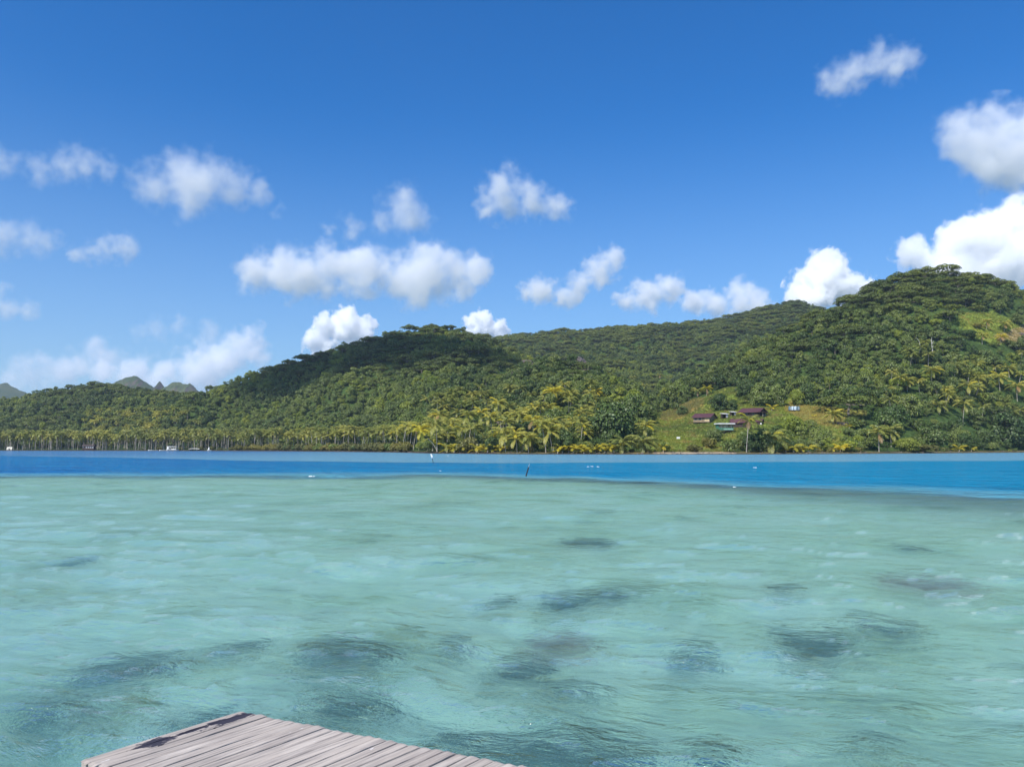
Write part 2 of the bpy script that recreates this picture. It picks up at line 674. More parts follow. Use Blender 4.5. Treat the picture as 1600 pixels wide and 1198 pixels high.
mix1 = a.node('MixShader', {0: clear, 1: dif.outputs[0], 2: tr.outputs[0]})
gl = a.node('BsdfGlossy', {'Color': (1, 1, 1), 'Roughness': .08, 'Normal': bmp})
fr = a.node('Fresnel', {'IOR': 1.333, 'Normal': bmp}).outputs[0]
mix2 = a.node('MixShader', {0: a.math('MULTIPLY', fr, a.math('MULTIPLY_ADD', dp, -.2, .98)), 1: mix1.outputs[0], 2: gl.outputs[0]})
a.set(a.out.inputs['Surface'], mix2.outputs[0])
a.n.remove(a.bsdf)
WATER_M = a.m
us = np.linspace(-1.2, 1.2, 760)
s = np.linspace(1 / math.sqrt(2.2), 1 / math.sqrt(720), 520)
UU, SS = np.meshgrid(us, s)
YY = 1 / SS ** 2 - 1.2
XX = UU * (YY + 3)
deep, reef, far = channel(XX, np.maximum(YY, 2))
ca_, sa_ = math.cos(math.radians(24)), math.sin(math.radians(24))
A1 = XX * ca_ - YY * sa_
A2 = XX * sa_ + YY * ca_
dY = np.gradient(YY, axis=0)
Zw = np.zeros_like(XX)
for lam, amp, sd in ((7.0, .13, 1), (3.1, .085, 2), (1.5, .085, 3), (.75, .05, 4), (.38, .023, 5)):
    wx = A1 / (lam * 1.6) + .5 * pn(A1 / lam / 3, A2 / lam / 3, sd + 60)
    wy = A2 / lam + .6 * pn(A1 / lam / 4, A2 / lam / 4, sd + 64)
    q = pn(wx, wy, sd + 70)
    crest = 1 - 2 * np.abs(q) * 1.4
    Zw += amp * (.55 * crest + .9 * q) * sstep(lam * .55, lam * .18, np.abs(dY))
Zw -= Zw.mean()
wme = grid('lagoon', XX, YY, Zw, [WATER_M])
chop = 1 - sstep(1.5 * .55, 1.5 * .18, np.abs(dY))
for nm, arr in (('reef', reef), ('deep', deep), ('far', far), ('chop', chop)):
    t = wme.attributes.new(nm, 'FLOAT', 'POINT')
    t.data.foreach_set('value', arr.astype('f').ravel())
wo = tag(ob('lagoon_water', wme), kind='structure')
wo.cycles.is_caustics_caster = True


# ------------------------------------------------------------------ coral heads under the water
def coral_material(name, c1, c2, c3):
    a = NT(name)
    n1 = a.noise(a.coord(), 5, 6, .65)
    n2 = a.noise(a.coord(), 16, 4, .6)
    c = a.mix(a.ramp(n1, .4, .6), c1, c2)
    c = a.mix(a.ramp(n2, .55, .7), c, c3)
    a.set(a.bsdf.inputs['Base Color'], c)
    a.bsdf.inputs['Roughness'].default_value = 1
    a.set(a.bsdf.inputs['Normal'], a.node('Bump', {'Height': n2, 'Strength': 1, 'Distance': .06}).outputs[0])
    return a.m


CM = {'dark': coral_material('dark_coral', (.045, .045, .025), (.09, .085, .045), (.18, .165, .07)),
      'brown': coral_material('pinkish_coral', (.34, .19, .15), (.52, .33, .26), (.16, .10, .08)),
      'yellow': coral_material('yellow_coral', (.45, .40, .08), (.20, .20, .07), (.60, .55, .15))}
CORALS = [
    ('dark', 215, 1035, 75, 22, 'dark coral patch ringed by ripples at the left, beyond the jetty corner'),
    ('dark', 545, 1018, 70, 22, 'dark coral patch straight beyond the far corner of the jetty'),
    ('dark', 385, 1003, 42, 12, 'smaller dark coral between the two big patches on the left'),
    ('dark', 885, 930, 40, 14, 'left one of a touching pair of dark corals near the middle'),
    ('dark', 950, 922, 36, 9, 'right one of a touching pair of dark corals near the middle'),
    ('dark', 1275, 995, 62, 26, 'biggest dark coral patch in the right half of the shallows'),
    ('dark', 1375, 968, 50, 12, 'dark coral touching the biggest right patch from behind'),
    ('dark', 1085, 1008, 34, 13, 'dark oval coral alone left of the biggest right patch'),
    ('brown', 1440, 906, 80, 12, 'long brownish coral streak near the right edge'),
    ('dark', 1428, 853, 20, 5, 'tiny dark coral farthest out on the right'),
    ('dark', 115, 872, 24, 5, 'tiny dark coral farthest out on the left'),
    ('brown', 885, 988, 70, 17, 'pinkish brown coral mound in the middle of the shallows'),
    ('dark', 815, 1030, 55, 20, 'dark coral just nearer than the pinkish mound'),
    ('dark', 880, 1068, 46, 12, 'greenish dark coral below the pinkish mound'),
    ('yellow', 633, 980, 26, 7, 'small yellow coral left of the pinkish mound'),
    ('dark', 705, 1000, 26, 12, 'faint dark coral between yellow coral and pinkish mound'),
    ('dark', 545, 1100, 65, 26, 'dark coral right behind the long edge of the jetty'),
    ('dark', 880, 1172, 140, 40, 'large dark coral reef beside the jetty at the bottom'),
    ('dark', 720, 1150, 50, 20, 'dark coral wedge touching the long edge of the jetty'),
    ('yellow', 215, 1100, 34, 12, 'yellow green coral off the short end of the jetty'),
    ('yellow', 130, 1112, 26, 7, 'low yellow coral at the far left, off the jetty end'),
    ('dark', 320, 1118, 46, 18, 'dark coral close off the short end of the jetty'),
    ('dark', 1105, 1178, 40, 14, 'small dark coral right of the large reef at the bottom'),
    ('dark', 1365, 1165, 24, 10, 'small dark coral alone near the bottom right'),
    ('dark', 790, 925, 28, 6, 'faint dark coral left of the touching pair'),
    ('dark', 60, 1110, 50, 18, 'dark coral at the left edge off the jetty end'),
    ('dark', 920, 845, 46, 7, 'long faint coral in the middle of the far shallows'),
    ('dark', 1225, 918, 26, 5, 'thin dark coral between the touching pair and brownish streak'),
]
for i, (kind, px, py, hw, hh, lab) in enumerate(CORALS):
    zb = -1.02
    c = sunk(px, py, .85)
    m = c.y / F
    rx = hw * m
    ry = (sunk(px, py - hh, .85) - sunk(px, py + hh, .85)).length * .55
    ry = min(ry, rx * 1.6)
    hz = min(.42, .16 + rx * .22)
    n = 34
    vx, fc = [], []
    off = Vector((i * 7.3, i * 3.1, 2))
    for j in range(n):
        for q in range(n):
            x, y = 2 * j / (n - 1) - 1, 2 * q / (n - 1) - 1
            r2 = math.hypot(x, y)
            pq = Vector((x, y, 0))
            edge = 1 - r2 * (1.15 + .95 * noise.noise(pq * 1.5 + off) + .55 * noise.noise(pq * 3.7 + off) + .3 * noise.noise(pq * 8 + off))
            h = max(edge, 0) ** .5 * (1 + .5 * noise.noise(pq * 3 + off) + .35 * noise.noise(pq * 7.5 + off)) if edge > 0 else -.35
            vx.append((x * rx, y * ry, h * hz))
    for j in range(n - 1):
        for q in range(n - 1):
            fc.append((j * n + q, (j + 1) * n + q, (j + 1) * n + q + 1, j * n + q + 1))
    tag(ob('coral_head', mesh('coral_head', vx, fc, [CM[kind]], True), loc=(c.x, c.y, zb + .05)), lab, 'coral', 'coral heads under the shallow water').cycles.is_caustics_receiver = True

# ------------------------------------------------------------------ plants: prototypes
BARK = plain('grey_bark', (.20, .17, .14), .9, .35, 1.5, .3)
PALMBARK = plain('palm_bark', (.38, .34, .29), .9, .3, 2.0, .3)
L_UMB = leafmat('umbrella_leaves', (.082, .115, .020), (.125, .150, .030), .22, .65)
L_MID = leafmat('forest_leaves', (.135, .195, .040), (.195, .24, .055), .28, .7, (.30, .34, .15))
L_DRK = leafmat('dark_glossy_leaves', (.060, .108, .022), (.092, .140, .032), .25, .65, (.17, .23, .085))
L_BRT = leafmat('bright_leaves', (.21, .27, .04), (.27, .31, .05), .35, .45)
L_OLV = leafmat('olive_leaves', (.18, .175, .042), (.22, .205, .054), .3, .45)
P_GRN = leafmat('palm_green', (.21, .24, .05), (.34, .325, .075), .36, .55)
P_YEL = leafmat('palm_yellow', (.46, .41, .035), (.55, .46, .045), .42, .4)
P_DRY = leafmat('palm_dry', (.30, .20, .09), (.22, .13, .06), .3, .4)


def orient(nrm, size, rng, asp=.6, jit=.5):
    """quads of given half sizes facing nrm with jitter: returns offsets (n,4,3)"""
    n = len(nrm)
    nn = nrm + rng.normal(0, jit, (n, 3))
    nn /= np.linalg.norm(nn, axis=1, keepdims=True) + 1e-9
    t = rng.normal(0, 1, (n, 3))
    t -= nn * (t * nn).sum(1, keepdims=True)
    t /= np.linalg.norm(t, axis=1, keepdims=True) + 1e-9
    b = np.cross(nn, t)
    s = size[:, None]
    return np.stack([-t * s, b * s * asp, t * s, -b * s * asp], 1)


def limbs(rng, tips, h0, r0, n=5):
    m = MB()
    top = Vector((rng.normal(0, .3), rng.normal(0, .3), h0))
    m.tube([(0, 0, -1.2), (top.x * .3, top.y * .3, h0 * .5), top], [r0 * 1.25, r0 * .9, r0 * .7], n)
    for t in tips:
        t = Vector(t)
        mid = top.lerp(t, .5) + Vector((0, 0, -.08 * (t - top).length))
        m.tube([top, mid, t], [r0 * .5, r0 * .33, r0 * .15], 4, False)
    return m


def umbrella(seed, nq=2200, Rr=9.0, H=7.0):
    """wide flat-topped crown built of several shallow tiers"""
    rng = np.random.default_rng(seed)
    K = 18
    V = []
    tips = []
    for i in range(K):
        a_ = rng.uniform(0, 2 * np.pi)
        d = Rr * .78 * math.sqrt(rng.uniform(0, 1))
        cx, cy = d * math.cos(a_), d * math.sin(a_)
        cz = H - 3.6 * (d / Rr) ** 2 - rng.uniform(0, .6)
        r = rng.uniform(2.6, 4.4)
        tips.append((cx, cy, cz - .6))
        n = nq // K
        q = np.sqrt(rng.uniform(0, 1, n)) * r
        t = rng.uniform(0, 2 * np.pi, n)
        z = cz + 1.7 * (1 - (q / r) ** 2) - .9 + rng.normal(0, .18, n)
        P = np.stack([cx + q * np.cos(t), cy + q * np.sin(t), z], 1)
        N = np.stack([q * np.cos(t) / r * 1.1, q * np.sin(t) / r * 1.1, np.ones(n)], 1)
        V.append(P[:, None] + orient(N, rng.uniform(.25, .52, n), rng, .7, .45))
    return np.concatenate(V), limbs(rng, tips[:7], H * .5, .32)


def broadleaf(seed, nq=1500, Rr=4.2, H=8.5, leaf=(.22, .42), K=15, flat=.8):
    rng = np.random.default_rng(seed)
    V, tips = [], []
    for i in range(K):
        a_ = rng.uniform(0, 2 * np.pi)
        zz = rng.uniform(-1, 1)
        rr_ = math.sqrt(max(0, 1 - zz * zz)) * Rr * .68 * rng.uniform(.55, 1.1)
        c = np.array([rr_ * math.cos(a_), rr_ * math.sin(a_), H * .50 + zz * H * .40 * flat])
        r = rng.uniform(.30, .48) * Rr
        tips.append(tuple(c))
        n = nq // K
        N = rng.normal(0, 1, (n, 3))
        N /= np.linalg.norm(N, axis=1, keepdims=True)
        N[:, 2] = np.where(N[:, 2] < -.35, -N[:, 2], N[:, 2])
        P = c + N * r * rng.uniform(.72, 1.08, (n, 1)) * np.array([1, 1, .85])
        V.append(P[:, None] + orient(N + [0, 0, .35], rng.uniform(*leaf, n), rng, .62, .40))
    return np.concatenate(V), limbs(rng, tips[:6], H * .36, Rr * .045)


def bush(seed, nq=700, Rr=2.0, H=2.6, leaf=(.16, .3)):
    rng = np.random.default_rng(seed)
    V, tips = [], []
    K = 9
    for i in range(K):
        a_ = rng.uniform(0, 2 * np.pi)
        d = Rr * .7 * math.sqrt(rng.uniform(0, 1))
        c = np.array([d * math.cos(a_), d * math.sin(a_), H * rng.uniform(.25, .68)])
        tips.append(tuple(c))
        r = rng.uniform(.35, .55) * Rr
        n = nq // K
        N = rng.normal(0, 1, (n, 3))
        N /= np.linalg.norm(N, axis=1, keepdims=True)
        P = c + N * r * rng.uniform(.7, 1.1, (n, 1)) * np.array([1, 1, .75])
        P[:, 2] = np.maximum(P[:, 2], .05)
        V.append(P[:, None] + orient(N + [0, 0, .3], rng.uniform(*leaf, n), rng, .6, .55))
    return np.concatenate(V), limbs(rng, tips[:5], H * .2, .07, 4)


def frond(L, arch, droop, n=13, wid=.88, seed=0):
    """coconut frond along +X: a rib and two rows of hanging leaflets"""
    rng = np.random.default_rng(seed)
    s = np.linspace(0, 1, n + 1)
    ang = arch - (arch + droop) * s ** 1.15
    x = np.concatenate([[0], np.cumsum(np.cos(ang[:-1]) * L / n)])
    z = np.concatenate([[0], np.cumsum(np.sin(ang[:-1]) * L / n)])
    V = []
    for i in range(n):
        p0, p1 = np.array([x[i], 0, z[i]]), np.array([x[i + 1], 0, z[i + 1]])
        w_ = .045 * (1 - s[i]) + .012
        V.append([p0 + [0, -w_, .01], p1 + [0, -w_, .01], p1 + [0, w_, .01], p0 + [0, w_, .01]])
        if s[i] < .12:
            continue
        ll = wid * math.sin(min(1, (s[i] + .05) * 1.5) * math.pi * .5) * (1.1 - s[i] ** 3 * .75)
        for sd in (-1, 1):
            for hf in (0, .5):
                a_ = p0 + (p1 - p0) * hf
                b_ = p0 + (p1 - p0) * (hf + .36)
                out = ll * rng.uniform(.85, 1.1)
                tip = np.array([.42 * out, sd * .80 * out, -.42 * out - .1 * rng.random()])
                V.append([a_, b_, b_ + tip * .98 + [.02, 0, 0], a_ + tip])
    return np.array(V)


FRX = [frond(4.4, 1.25, .55, seed=1), frond(4.9, .8, .95, seed=2), frond(4.7, .3, 1.25, seed=3), frond(4.2, -.4, 1.45, seed=4)]
FR_ME = {c: [quads('frond', v, [m]) for v in FRX] for c, m in (('g', P_GRN), ('y', P_YEL), ('d', P_DRY))}


def crown_layout(rng, n, wind=.55):
    """frond placements: (variant, azimuth, pitch, scale); the trade wind sweeps them to the right"""
    out = []
    for i in range(n):
        az = i * 2.39996 + rng.uniform(-.2, .2)
        az = math.atan2(math.sin(az), math.cos(az))
        az = az - wind * math.sin(az) * (1 if math.cos(az) > -.95 else 1.4)
        lvl = i / n
        var = 0 if lvl < .3 else 1 if lvl < .62 else 2 if lvl < .9 else 3
        tilt = rng.uniform(-.12, .12) + (.10 if abs(az) > 1.8 else -.05)
        out.append((var, az, tilt, rng.uniform(.85, 1.12)))
    return out


def xf(V, az, tilt, s, loc=(0, 0, 0)):
    M_ = np.array((Matrix.Rotation(az, 3, 'Z') @ Matrix.Rotation(-tilt, 3, 'Y')) * s)
    return V @ M_.T + np.array(loc)


def palm_trunk(seed, h, lean):
    rng = np.random.default_rng(seed)
    path = []
    for i in range(7):
        t = i / 6
        path.append((lean * h * (t ** 1.6), .04 * h * math.sin(t * 3 + seed), -.5 + (h + .5) * t))
    m = MB().tube(path, [.24, .17, .14, .13, .125, .12, .13], 7)
    return m, Vector(path[-1])


PAL_CROWN = []     # whole crowns as one mesh for the palms too far off to show single fronds
for i in range(5):
    rng = np.random.default_rng(70 + i)
    Q, mi = [], []
    for j, (v, az, tl, s_) in enumerate(crown_layout(rng, 19, .45)):
        src = FRX[v]
        Q.append(xf(src, az, tl, s_))
        mi += [1 if (v == 3 and rng.random() < .25) else 0] * len(src)
    PAL_CROWN.append(quads('crown', np.concatenate(Q), [P_GRN, P_DRY], mi))
PAL_TRUNK = [palm_trunk(80 + i, 8.0, l_) for i, l_ in enumerate((-.16, -.05, .04, .10, .2, .32))]
PAL_TRUNK_ME = [(m.mesh('trunk', PALMBARK, True), tip) for m, tip in PAL_TRUNK]

UMB = [umbrella(100 + i) for i in range(5)]
UMB_ME = [quads('crown', v, [L_UMB]) for v, _ in UMB]
UMB_TR = [t.mesh('trunk', BARK) for _, t in UMB]
MID = [broadleaf(120 + i, 1900) for i in range(4)] + [broadleaf(126 + i, 1900, 4.8, 6.4, (.22, .42), 13, .6) for i in range(2)] + [broadleaf(130 + i, 1700, 3.1, 10.5, (.2, .38), 14) for i in range(2)] + [broadleaf(134, 1300, 4.4, 9.0, (.22, .42), 9)]
MID_ME = {}
for key, mt_ in (('mid', L_MID), ('dark', L_DRK), ('bright', L_BRT)):
    MID_ME[key] = [quads('crown', v, [mt_]) for v, _ in MID]
MID_TR = [t.mesh('trunk', BARK) for _, t in MID]
BIG = [broadleaf(140 + i, 6500, 5.0, 9.0, (.18, .36), 30) for i in range(4)]
BIG_ME = {}
for key, mt_ in (('mid', L_MID), ('dark', L_DRK), ('bright', L_BRT)):
    BIG_ME[key] = [quads('crown', v, [mt_]) for v, _ in BIG]
BIG_TR = [t.mesh('trunk', BARK) for _, t in BIG]
BSH = [bush(160 + i) for i in range(4)]
BSH_ME = {k: [quads('crown', v, [m]) for v, _ in BSH] for k, m in (('olive', L_OLV), ('mid', L_MID), ('bright', L_BRT), ('dark', L_DRK))}
BSH_TR = [t.mesh('stem', BARK) for _, t in BSH]


def joined(name, quad_v, tr, m1, m2):
    """crown and trunk in one mesh, for instancing and for far single trees"""
    me = quads(name, quad_v, [m1, m2])
    bm = bmesh.new()
    bm.from_mesh(me)
    t = tr.mesh('t', m2)
    n0 = len(bm.faces)
    bm.from_mesh(t)
    bm.faces.ensure_lookup_table()
    for f in bm.faces[n0:]:
        f.material_index = 1
    bm.to_mesh(me)
    bm.free()
    bpy.data.meshes.remove(t)
    return me


UMB_ALL = [joined('umbrella_tree', v, t, L_UMB, BARK) for v, t in UMB]
MID_ALL = {k: [joined('broadleaf_tree', v, t, m, BARK) for v, t in MID] for k, m in (('mid', L_MID), ('dark', L_DRK), ('bright', L_BRT))}


def palm_all(i):
    m, tip = PAL_TRUNK[i % len(PAL_TRUNK)]
    bm = bmesh.new()
    bm.from_mesh(PAL_CROWN[i % len(PAL_CROWN)])
    bmesh.ops.translate(bm, verts=bm.verts, vec=tip)
    n0 = len(bm.faces)
    t = m.mesh('t', PALMBARK)
    bm.from_mesh(t)
    bm.faces.ensure_lookup_table()
    for f in bm.faces[n0:]:
        f.material_index = 2
    me = bpy.data.meshes.new('coconut_palm')
    bm.to_mesh(me)
    bm.free()
    for q in (P_GRN, P_DRY, PALMBARK):
        me.materials.append(q)
    return me


PAL_ALL = [palm_all(i) for i in range(5)]


# ------------------------------------------------------------------ plants: single things
def place_tree(kind, key, pos, s, rz, label, group, parts=True, sz=None):
    name, cat = {'umb': ('umbrella_tree', 'tree'), 'mid': ('broadleaf_tree', 'tree'), 'big': ('broadleaf_tree', 'tree'), 'bush': ('shrub', 'shrub')}[kind]
    i = R.randrange(100)
    if not parts:
        me = UMB_ALL[i % len(UMB_ALL)] if kind == 'umb' else MID_ALL[key][i % len(MID)]
        o = ob(name, me, loc=pos, rot=(0, 0, rz), scale=(s, s, sz or s))
        return tag(o, label, cat, group)
    e = empty(name, pos, rz)
    e.scale = (s, s, sz or s)
    crown, trunk = {'umb': (UMB_ME, UMB_TR), 'mid': (MID_ME.get(key), MID_TR), 'big': (BIG_ME.get(key), BIG_TR), 'bush': (BSH_ME.get(key), BSH_TR)}[kind]
    i %= len(trunk)
    ob('crown', crown[i], e)
    ob('stem' if kind == 'bush' else 'trunk', trunk[i], e)
    return tag(e, label, cat, group)


def place_palm(pos, h, lean, s, label, group, nf=16, col='g', rz=0.0, detail=True, wind=.5):
    e = empty('coconut_palm', pos, rz)
    seed = R.randrange(10 ** 6)
    rng = np.random.default_rng(seed)
    if detail:
        m, tip = palm_trunk(seed % 50, h, lean)
        m.build('trunk', PALMBARK, e)
        for v, az, tl, sc_ in crown_layout(rng, nf, wind):
            cc_ = col
            if v == 3:
                cc_ = 'd' if rng.random() < .25 else col
            elif col == 'g' and rng.random() < .09:
                cc_ = 'y'
            ob('frond', FR_ME[cc_][v], e, loc=tip, rot=(0, -tl, az - rz), scale=(s * sc_,) * 3)
    else:
        tm, tip = PAL_TRUNK_ME[seed % len(PAL_TRUNK_ME)]
        kz = h / 8.0
        ob('trunk', tm, e, scale=(1, 1, kz))
        ob('crown', PAL_CROWN[seed % 5], e, loc=(tip.x, tip.y, tip.z * kz), rot=(0, 0, rng.uniform(-.4, .4)), scale=(s,) * 3)
    return tag(e, label, 'palm tree', group)


def young_palm(pos, s, label, group, col='y', nf=10):
    e = empty('young_palm', pos)
    rng = np.random.default_rng(R.randrange(10 ** 6))
    MB().tube([(0, 0, -.4), (.05, 0, .5 * s)], [.28, .2], 7).build('trunk', PALMBARK, e)
    for j, (v, az, tl, sc_) in enumerate(crown_layout(rng, nf, .35)):
        v = 0 if j < nf * .6 else 1 if j < nf * .9 else 2
        ob('frond', FR_ME['y' if (col == 'y' and rng.random() < .8) else 'g'][v], e, loc=(0, 0, .5 * s), rot=(0, -tl, az), scale=(s * sc_ * .8,) * 3)
    return tag(e, label, 'palm tree', group)


DEFER = []          # (object, phrase, px, py) : labelled by place at the end


def later(o, phrase, x, y, z):
    a_, b_ = proj(np.array([x]), np.array([y]), np.array([z]))
    DEFER.append((o, phrase, float(a_[0]), float(b_[0])))


COLS = [(45, 'under the far left mountain'), (110, 'left of the left hilltop'), (175, 'below the left hilltop'), (235, 'below the round crag'), (310, 'below the pointed crags'),
        (400, 'where the middle hill begins'), (490, 'left of the bright cloud puff'), (580, 'below the bright cloud puff'), (660, 'below the middle hill brow'), (740, 'below the middle hilltop'),
        (800, 'below the small peeping cloud'), (860, 'beyond the white-trunked palms'), (930, 'beyond the swept palm pair'), (985, 'beyond the largest dark tree'), (1040, 'beyond the knoll palms'),
        (1100, 'beyond the orange scrub'), (1150, 'beyond the green hut'), (1210, 'beyond the porch house'), (1260, 'beyond the water tanks'), (1340, 'beyond the dry slope'),
        (1400, 'beyond the twin shore palms'), (1440, 'left of the dead white tree'), (1475, 'beyond the dead tree'), (1520, 'right of the dead tree'), (1580, 'beyond the high clearing'), (9999, 'at the right picture edge')]
SKYX = [0, 140, 300, 400, 480, 560, 640, 700, 780, 950, 1130, 1240, 1280, 1380, 1460, 1600]
SKYY = [622, 592, 608, 576, 548, 524, 506, 502, 520, 507, 491, 462, 480, 436, 415, 442]
ORD = ['leftmost', 'second from left', 'third from left', 'fourth from left', 'fifth from left', 'sixth from left', 'seventh from left', 'eighth from left', 'ninth from left', 'tenth from left', 'eleventh from left', 'twelfth from left', 'thirteenth from left', 'fourteenth from left', 'fifteenth from left', 'sixteenth from left'] + ['%dth from left' % q for q in range(17, 60)]


def label_all():
    cells = {}
    for o, ph, px, py in DEFER:
        colm = next(n_ for e_, n_ in COLS if px < e_)
        t_ = (706 - py) / max(20, 706 - np.interp(px, SKYX, SKYY))
        row = next(n_ for e_, n_ in ((.10, 'at the shore'), (.2, 'above the shore'), (.3, 'low down'), (.42, 'a third up'), (.58, 'halfway up'), (.75, 'two thirds up'), (.9, 'near the top'), (99, 'on the skyline')) if t_ < e_)
        cells.setdefault((ph, row, colm), []).append((px, o))
    for (ph, row, colm), L_ in cells.items():
        L_.sort(key=lambda q: q[0])
        for i_, (px, o) in enumerate(L_):
            tail_ = '' if len(L_) == 1 else ', ' + (('left one', 'right one')[i_] if len(L_) == 2 else 'rightmost' if i_ == len(L_) - 1 else ORD[min(i_, 55)])
            o['label'] = '%s %s, %s%s' % (ph, row, colm, tail_)


KEEP = []           # x, y, radius kept free of scattered trees


def ppos(px, py):
    p = hit(px, py)
    return p


# palms one can point at: foot pixel, crown pixel, crown size
PALMS = [
    (853, 706, 846, 662, 1.0, 'g', 'tall coconut palm with a bare leaning white trunk, left one of the shore pair'),
    (863, 706, 858, 674, 1.15, 'g', 'coconut palm with a bare white trunk, right one of the shore pair'),
    (1004, 705, 1003, 690, 1.15, 'g', 'short coconut palm standing alone left of the lawn'),
    (974, 706, 972, 690, 1.1, 'g', 'short dark coconut palm left of the one that stands alone'),
    (1013, 690, 1008, 664, 1.0, 'g', 'coconut palm rising behind the short one left of the lawn'),
    (1166, 706, 1170, 656, .95, 'g', 'coconut palm whose crown hides the low brown roof'),
    (1203, 706, 1204, 684, 1.5, 'g', 'big coconut palm with yellow outer fronds hanging to the water, right of the green hut'),
    (1302, 663, 1302, 646, 1.0, 'g', 'squat coconut palm on the dry slope right of the water tanks'),
    (1374, 703, 1372, 674, 1.0, 'g', 'left one of two coconut palms side by side on the right shore'),
    (1392, 698, 1391, 672, 1.15, 'g', 'right one of two coconut palms side by side on the right shore'),
    (1505, 664, 1506, 630, 1.15, 'g', 'coconut palm with a swept crown and visible trunk in the right forest'),
    (683, 704, 681, 662, 1.15, 'g', 'thick tall coconut palm at the right end of the long grove'),
    (683, 707, 657, 672, .95, 'y', 'coconut palm leaning far out to the left over the water'),
    (690, 690, 686, 646, 1.0, 'g', 'highest coconut palm at the right end of the long grove'),
    (735, 690, 732, 648, 1.05, 'g', 'coconut palm on the slope left of the bare rock patch'),
    (758, 686, 752, 644, 1.0, 'g', 'coconut palm next to the bare rock patch, second from it'),
    (783, 672, 778, 630, 1.05, 'g', 'tall coconut palm directly above the bare rock patch'),
    (770, 690, 766, 650, .9, 'g', 'coconut palm leaning in front of the bare rock patch'),
    (702, 692, 704, 660, 1.0, 'g', 'coconut palm between the thick tall one and the slope palms'),
    (722, 700, 722, 668, .9, 'g', 'coconut palm behind the round bush on the shore'),
    (790, 705, 786, 676, 1.15, 'g', 'left one of three bushy coconut palms on the middle shore'),
    (808, 705, 806, 682, 1.05, 'g', 'middle one of three bushy coconut palms on the middle shore'),
    (826, 704, 824, 684, 1.05, 'g', 'right one of three bushy coconut palms on the middle shore'),
    (834, 694, 832, 656, .95, 'y', 'yellowish coconut palm behind the shore pair with white trunks'),
    (812, 680, 810, 648, 1.0, 'g', 'coconut palm high behind the three bushy ones'),
    (866, 640, 864, 612, 1.25, 'y', 'left one of two big swept coconut palms on the middle slope'),
    (892, 640, 890, 616, 1.15, 'g', 'right one of two big swept coconut palms on the middle slope'),
    (858, 660, 856, 636, 1.05, 'g', 'coconut palm below the two big swept ones'),
    (906, 662, 905, 644, 1.0, 'g', 'coconut palm at the left edge of the big dark tree'),
    (931, 626, 930, 612, .95, 'y', 'orange tinged coconut palm above the big dark tree'),
    (988, 612, 988, 590, 1.1, 'g', 'left one of the three palms on the knoll above the lawn'),
    (1008, 624, 1007, 602, 1.1, 'g', 'middle, lowest one of the three palms on the knoll above the lawn'),
    (1032, 606, 1031, 586, 1.0, 'g', 'right one of the three palms on the knoll above the lawn'),
    (1090, 620, 1089, 610, .9, 'g', 'low coconut palm on the ridge line over the orange scrub'),
    (1104, 618, 1104, 606, .8, 'y', 'low yellowish coconut palm beside the round bush on the lawn top'),
    (1542, 515, 1541, 502, .95, 'g', 'dark coconut palm on the high clearing, left one'),
    (1570, 520, 1568, 506, 1.2, 'g', 'spreading dark coconut palm on the high clearing, right one'),
    (1564, 536, 1564, 525, .9, 'y', 'small yellow coconut palm below the spreading one on the high clearing'),
    (1535, 538, 1534, 524, .9, 'g', 'coconut palm at the lower edge of the high clearing'),
    (1456, 600, 1455, 578, 1.15, 'g', 'coconut palm under the dead white tree'),
    (1492, 592, 1491, 572, 1.2, 'g', 'dark coconut palm right of the dead white tree'),
    (1515, 625, 1513, 602, 1.15, 'g', 'coconut palm in the right forest, above the swept one'),
    (1530, 610, 1529, 592, 1.1, 'g', 'coconut palm with light fronds high in the right forest'),
    (1562, 612, 1561, 588, 1.2, 'g', 'big coconut palm high in the right forest near the picture edge'),
    (1590, 628, 1589, 602, 1.25, 'g', 'dark swept coconut palm at the right picture edge'),
    (1577, 590, 1576, 574, 1.0, 'g', 'coconut palm higher than the dark swept one at the right edge'),
    (1418, 612, 1417, 594, 1.0, 'g', 'coconut palm standing left of the dead white tree, lower down'),
    (1478, 632, 1477, 612, 1.1, 'g', 'coconut palm with brown fronds in the middle of the right forest'),
    (1468, 648, 1466, 632, 1.05, 'g', 'coconut palm low in the right forest, left of the swept one'),
]
for bx, by, cx, cy, s_, col, lab in PALMS:
    p = ppos(bx, by)
    if by >= 702:
        u_ = ray(bx, by).x / ray(bx, by).y
        yy_ = shore_y(u_) + 5
        p = Vector((u_ * yy_, yy_, landz(u_ * yy_, yy_)))
    m_ = p.y / F
    tip = at(cx, cy, p.y)
    h_ = max(1.2, tip.z - p.z - .6)
    ln = (tip.x - p.x) / h_
    place_palm(p, h_, max(-1.2, min(.6, ln)), s_ * 1.3, lab, 'coconut palms that stand out on the shore and slopes', 21, col)
    KEEP.append((p.x, p.y, 3.0))
    if by < 700:
        KEEP.append((p.x, p.y - 9, 5.0))

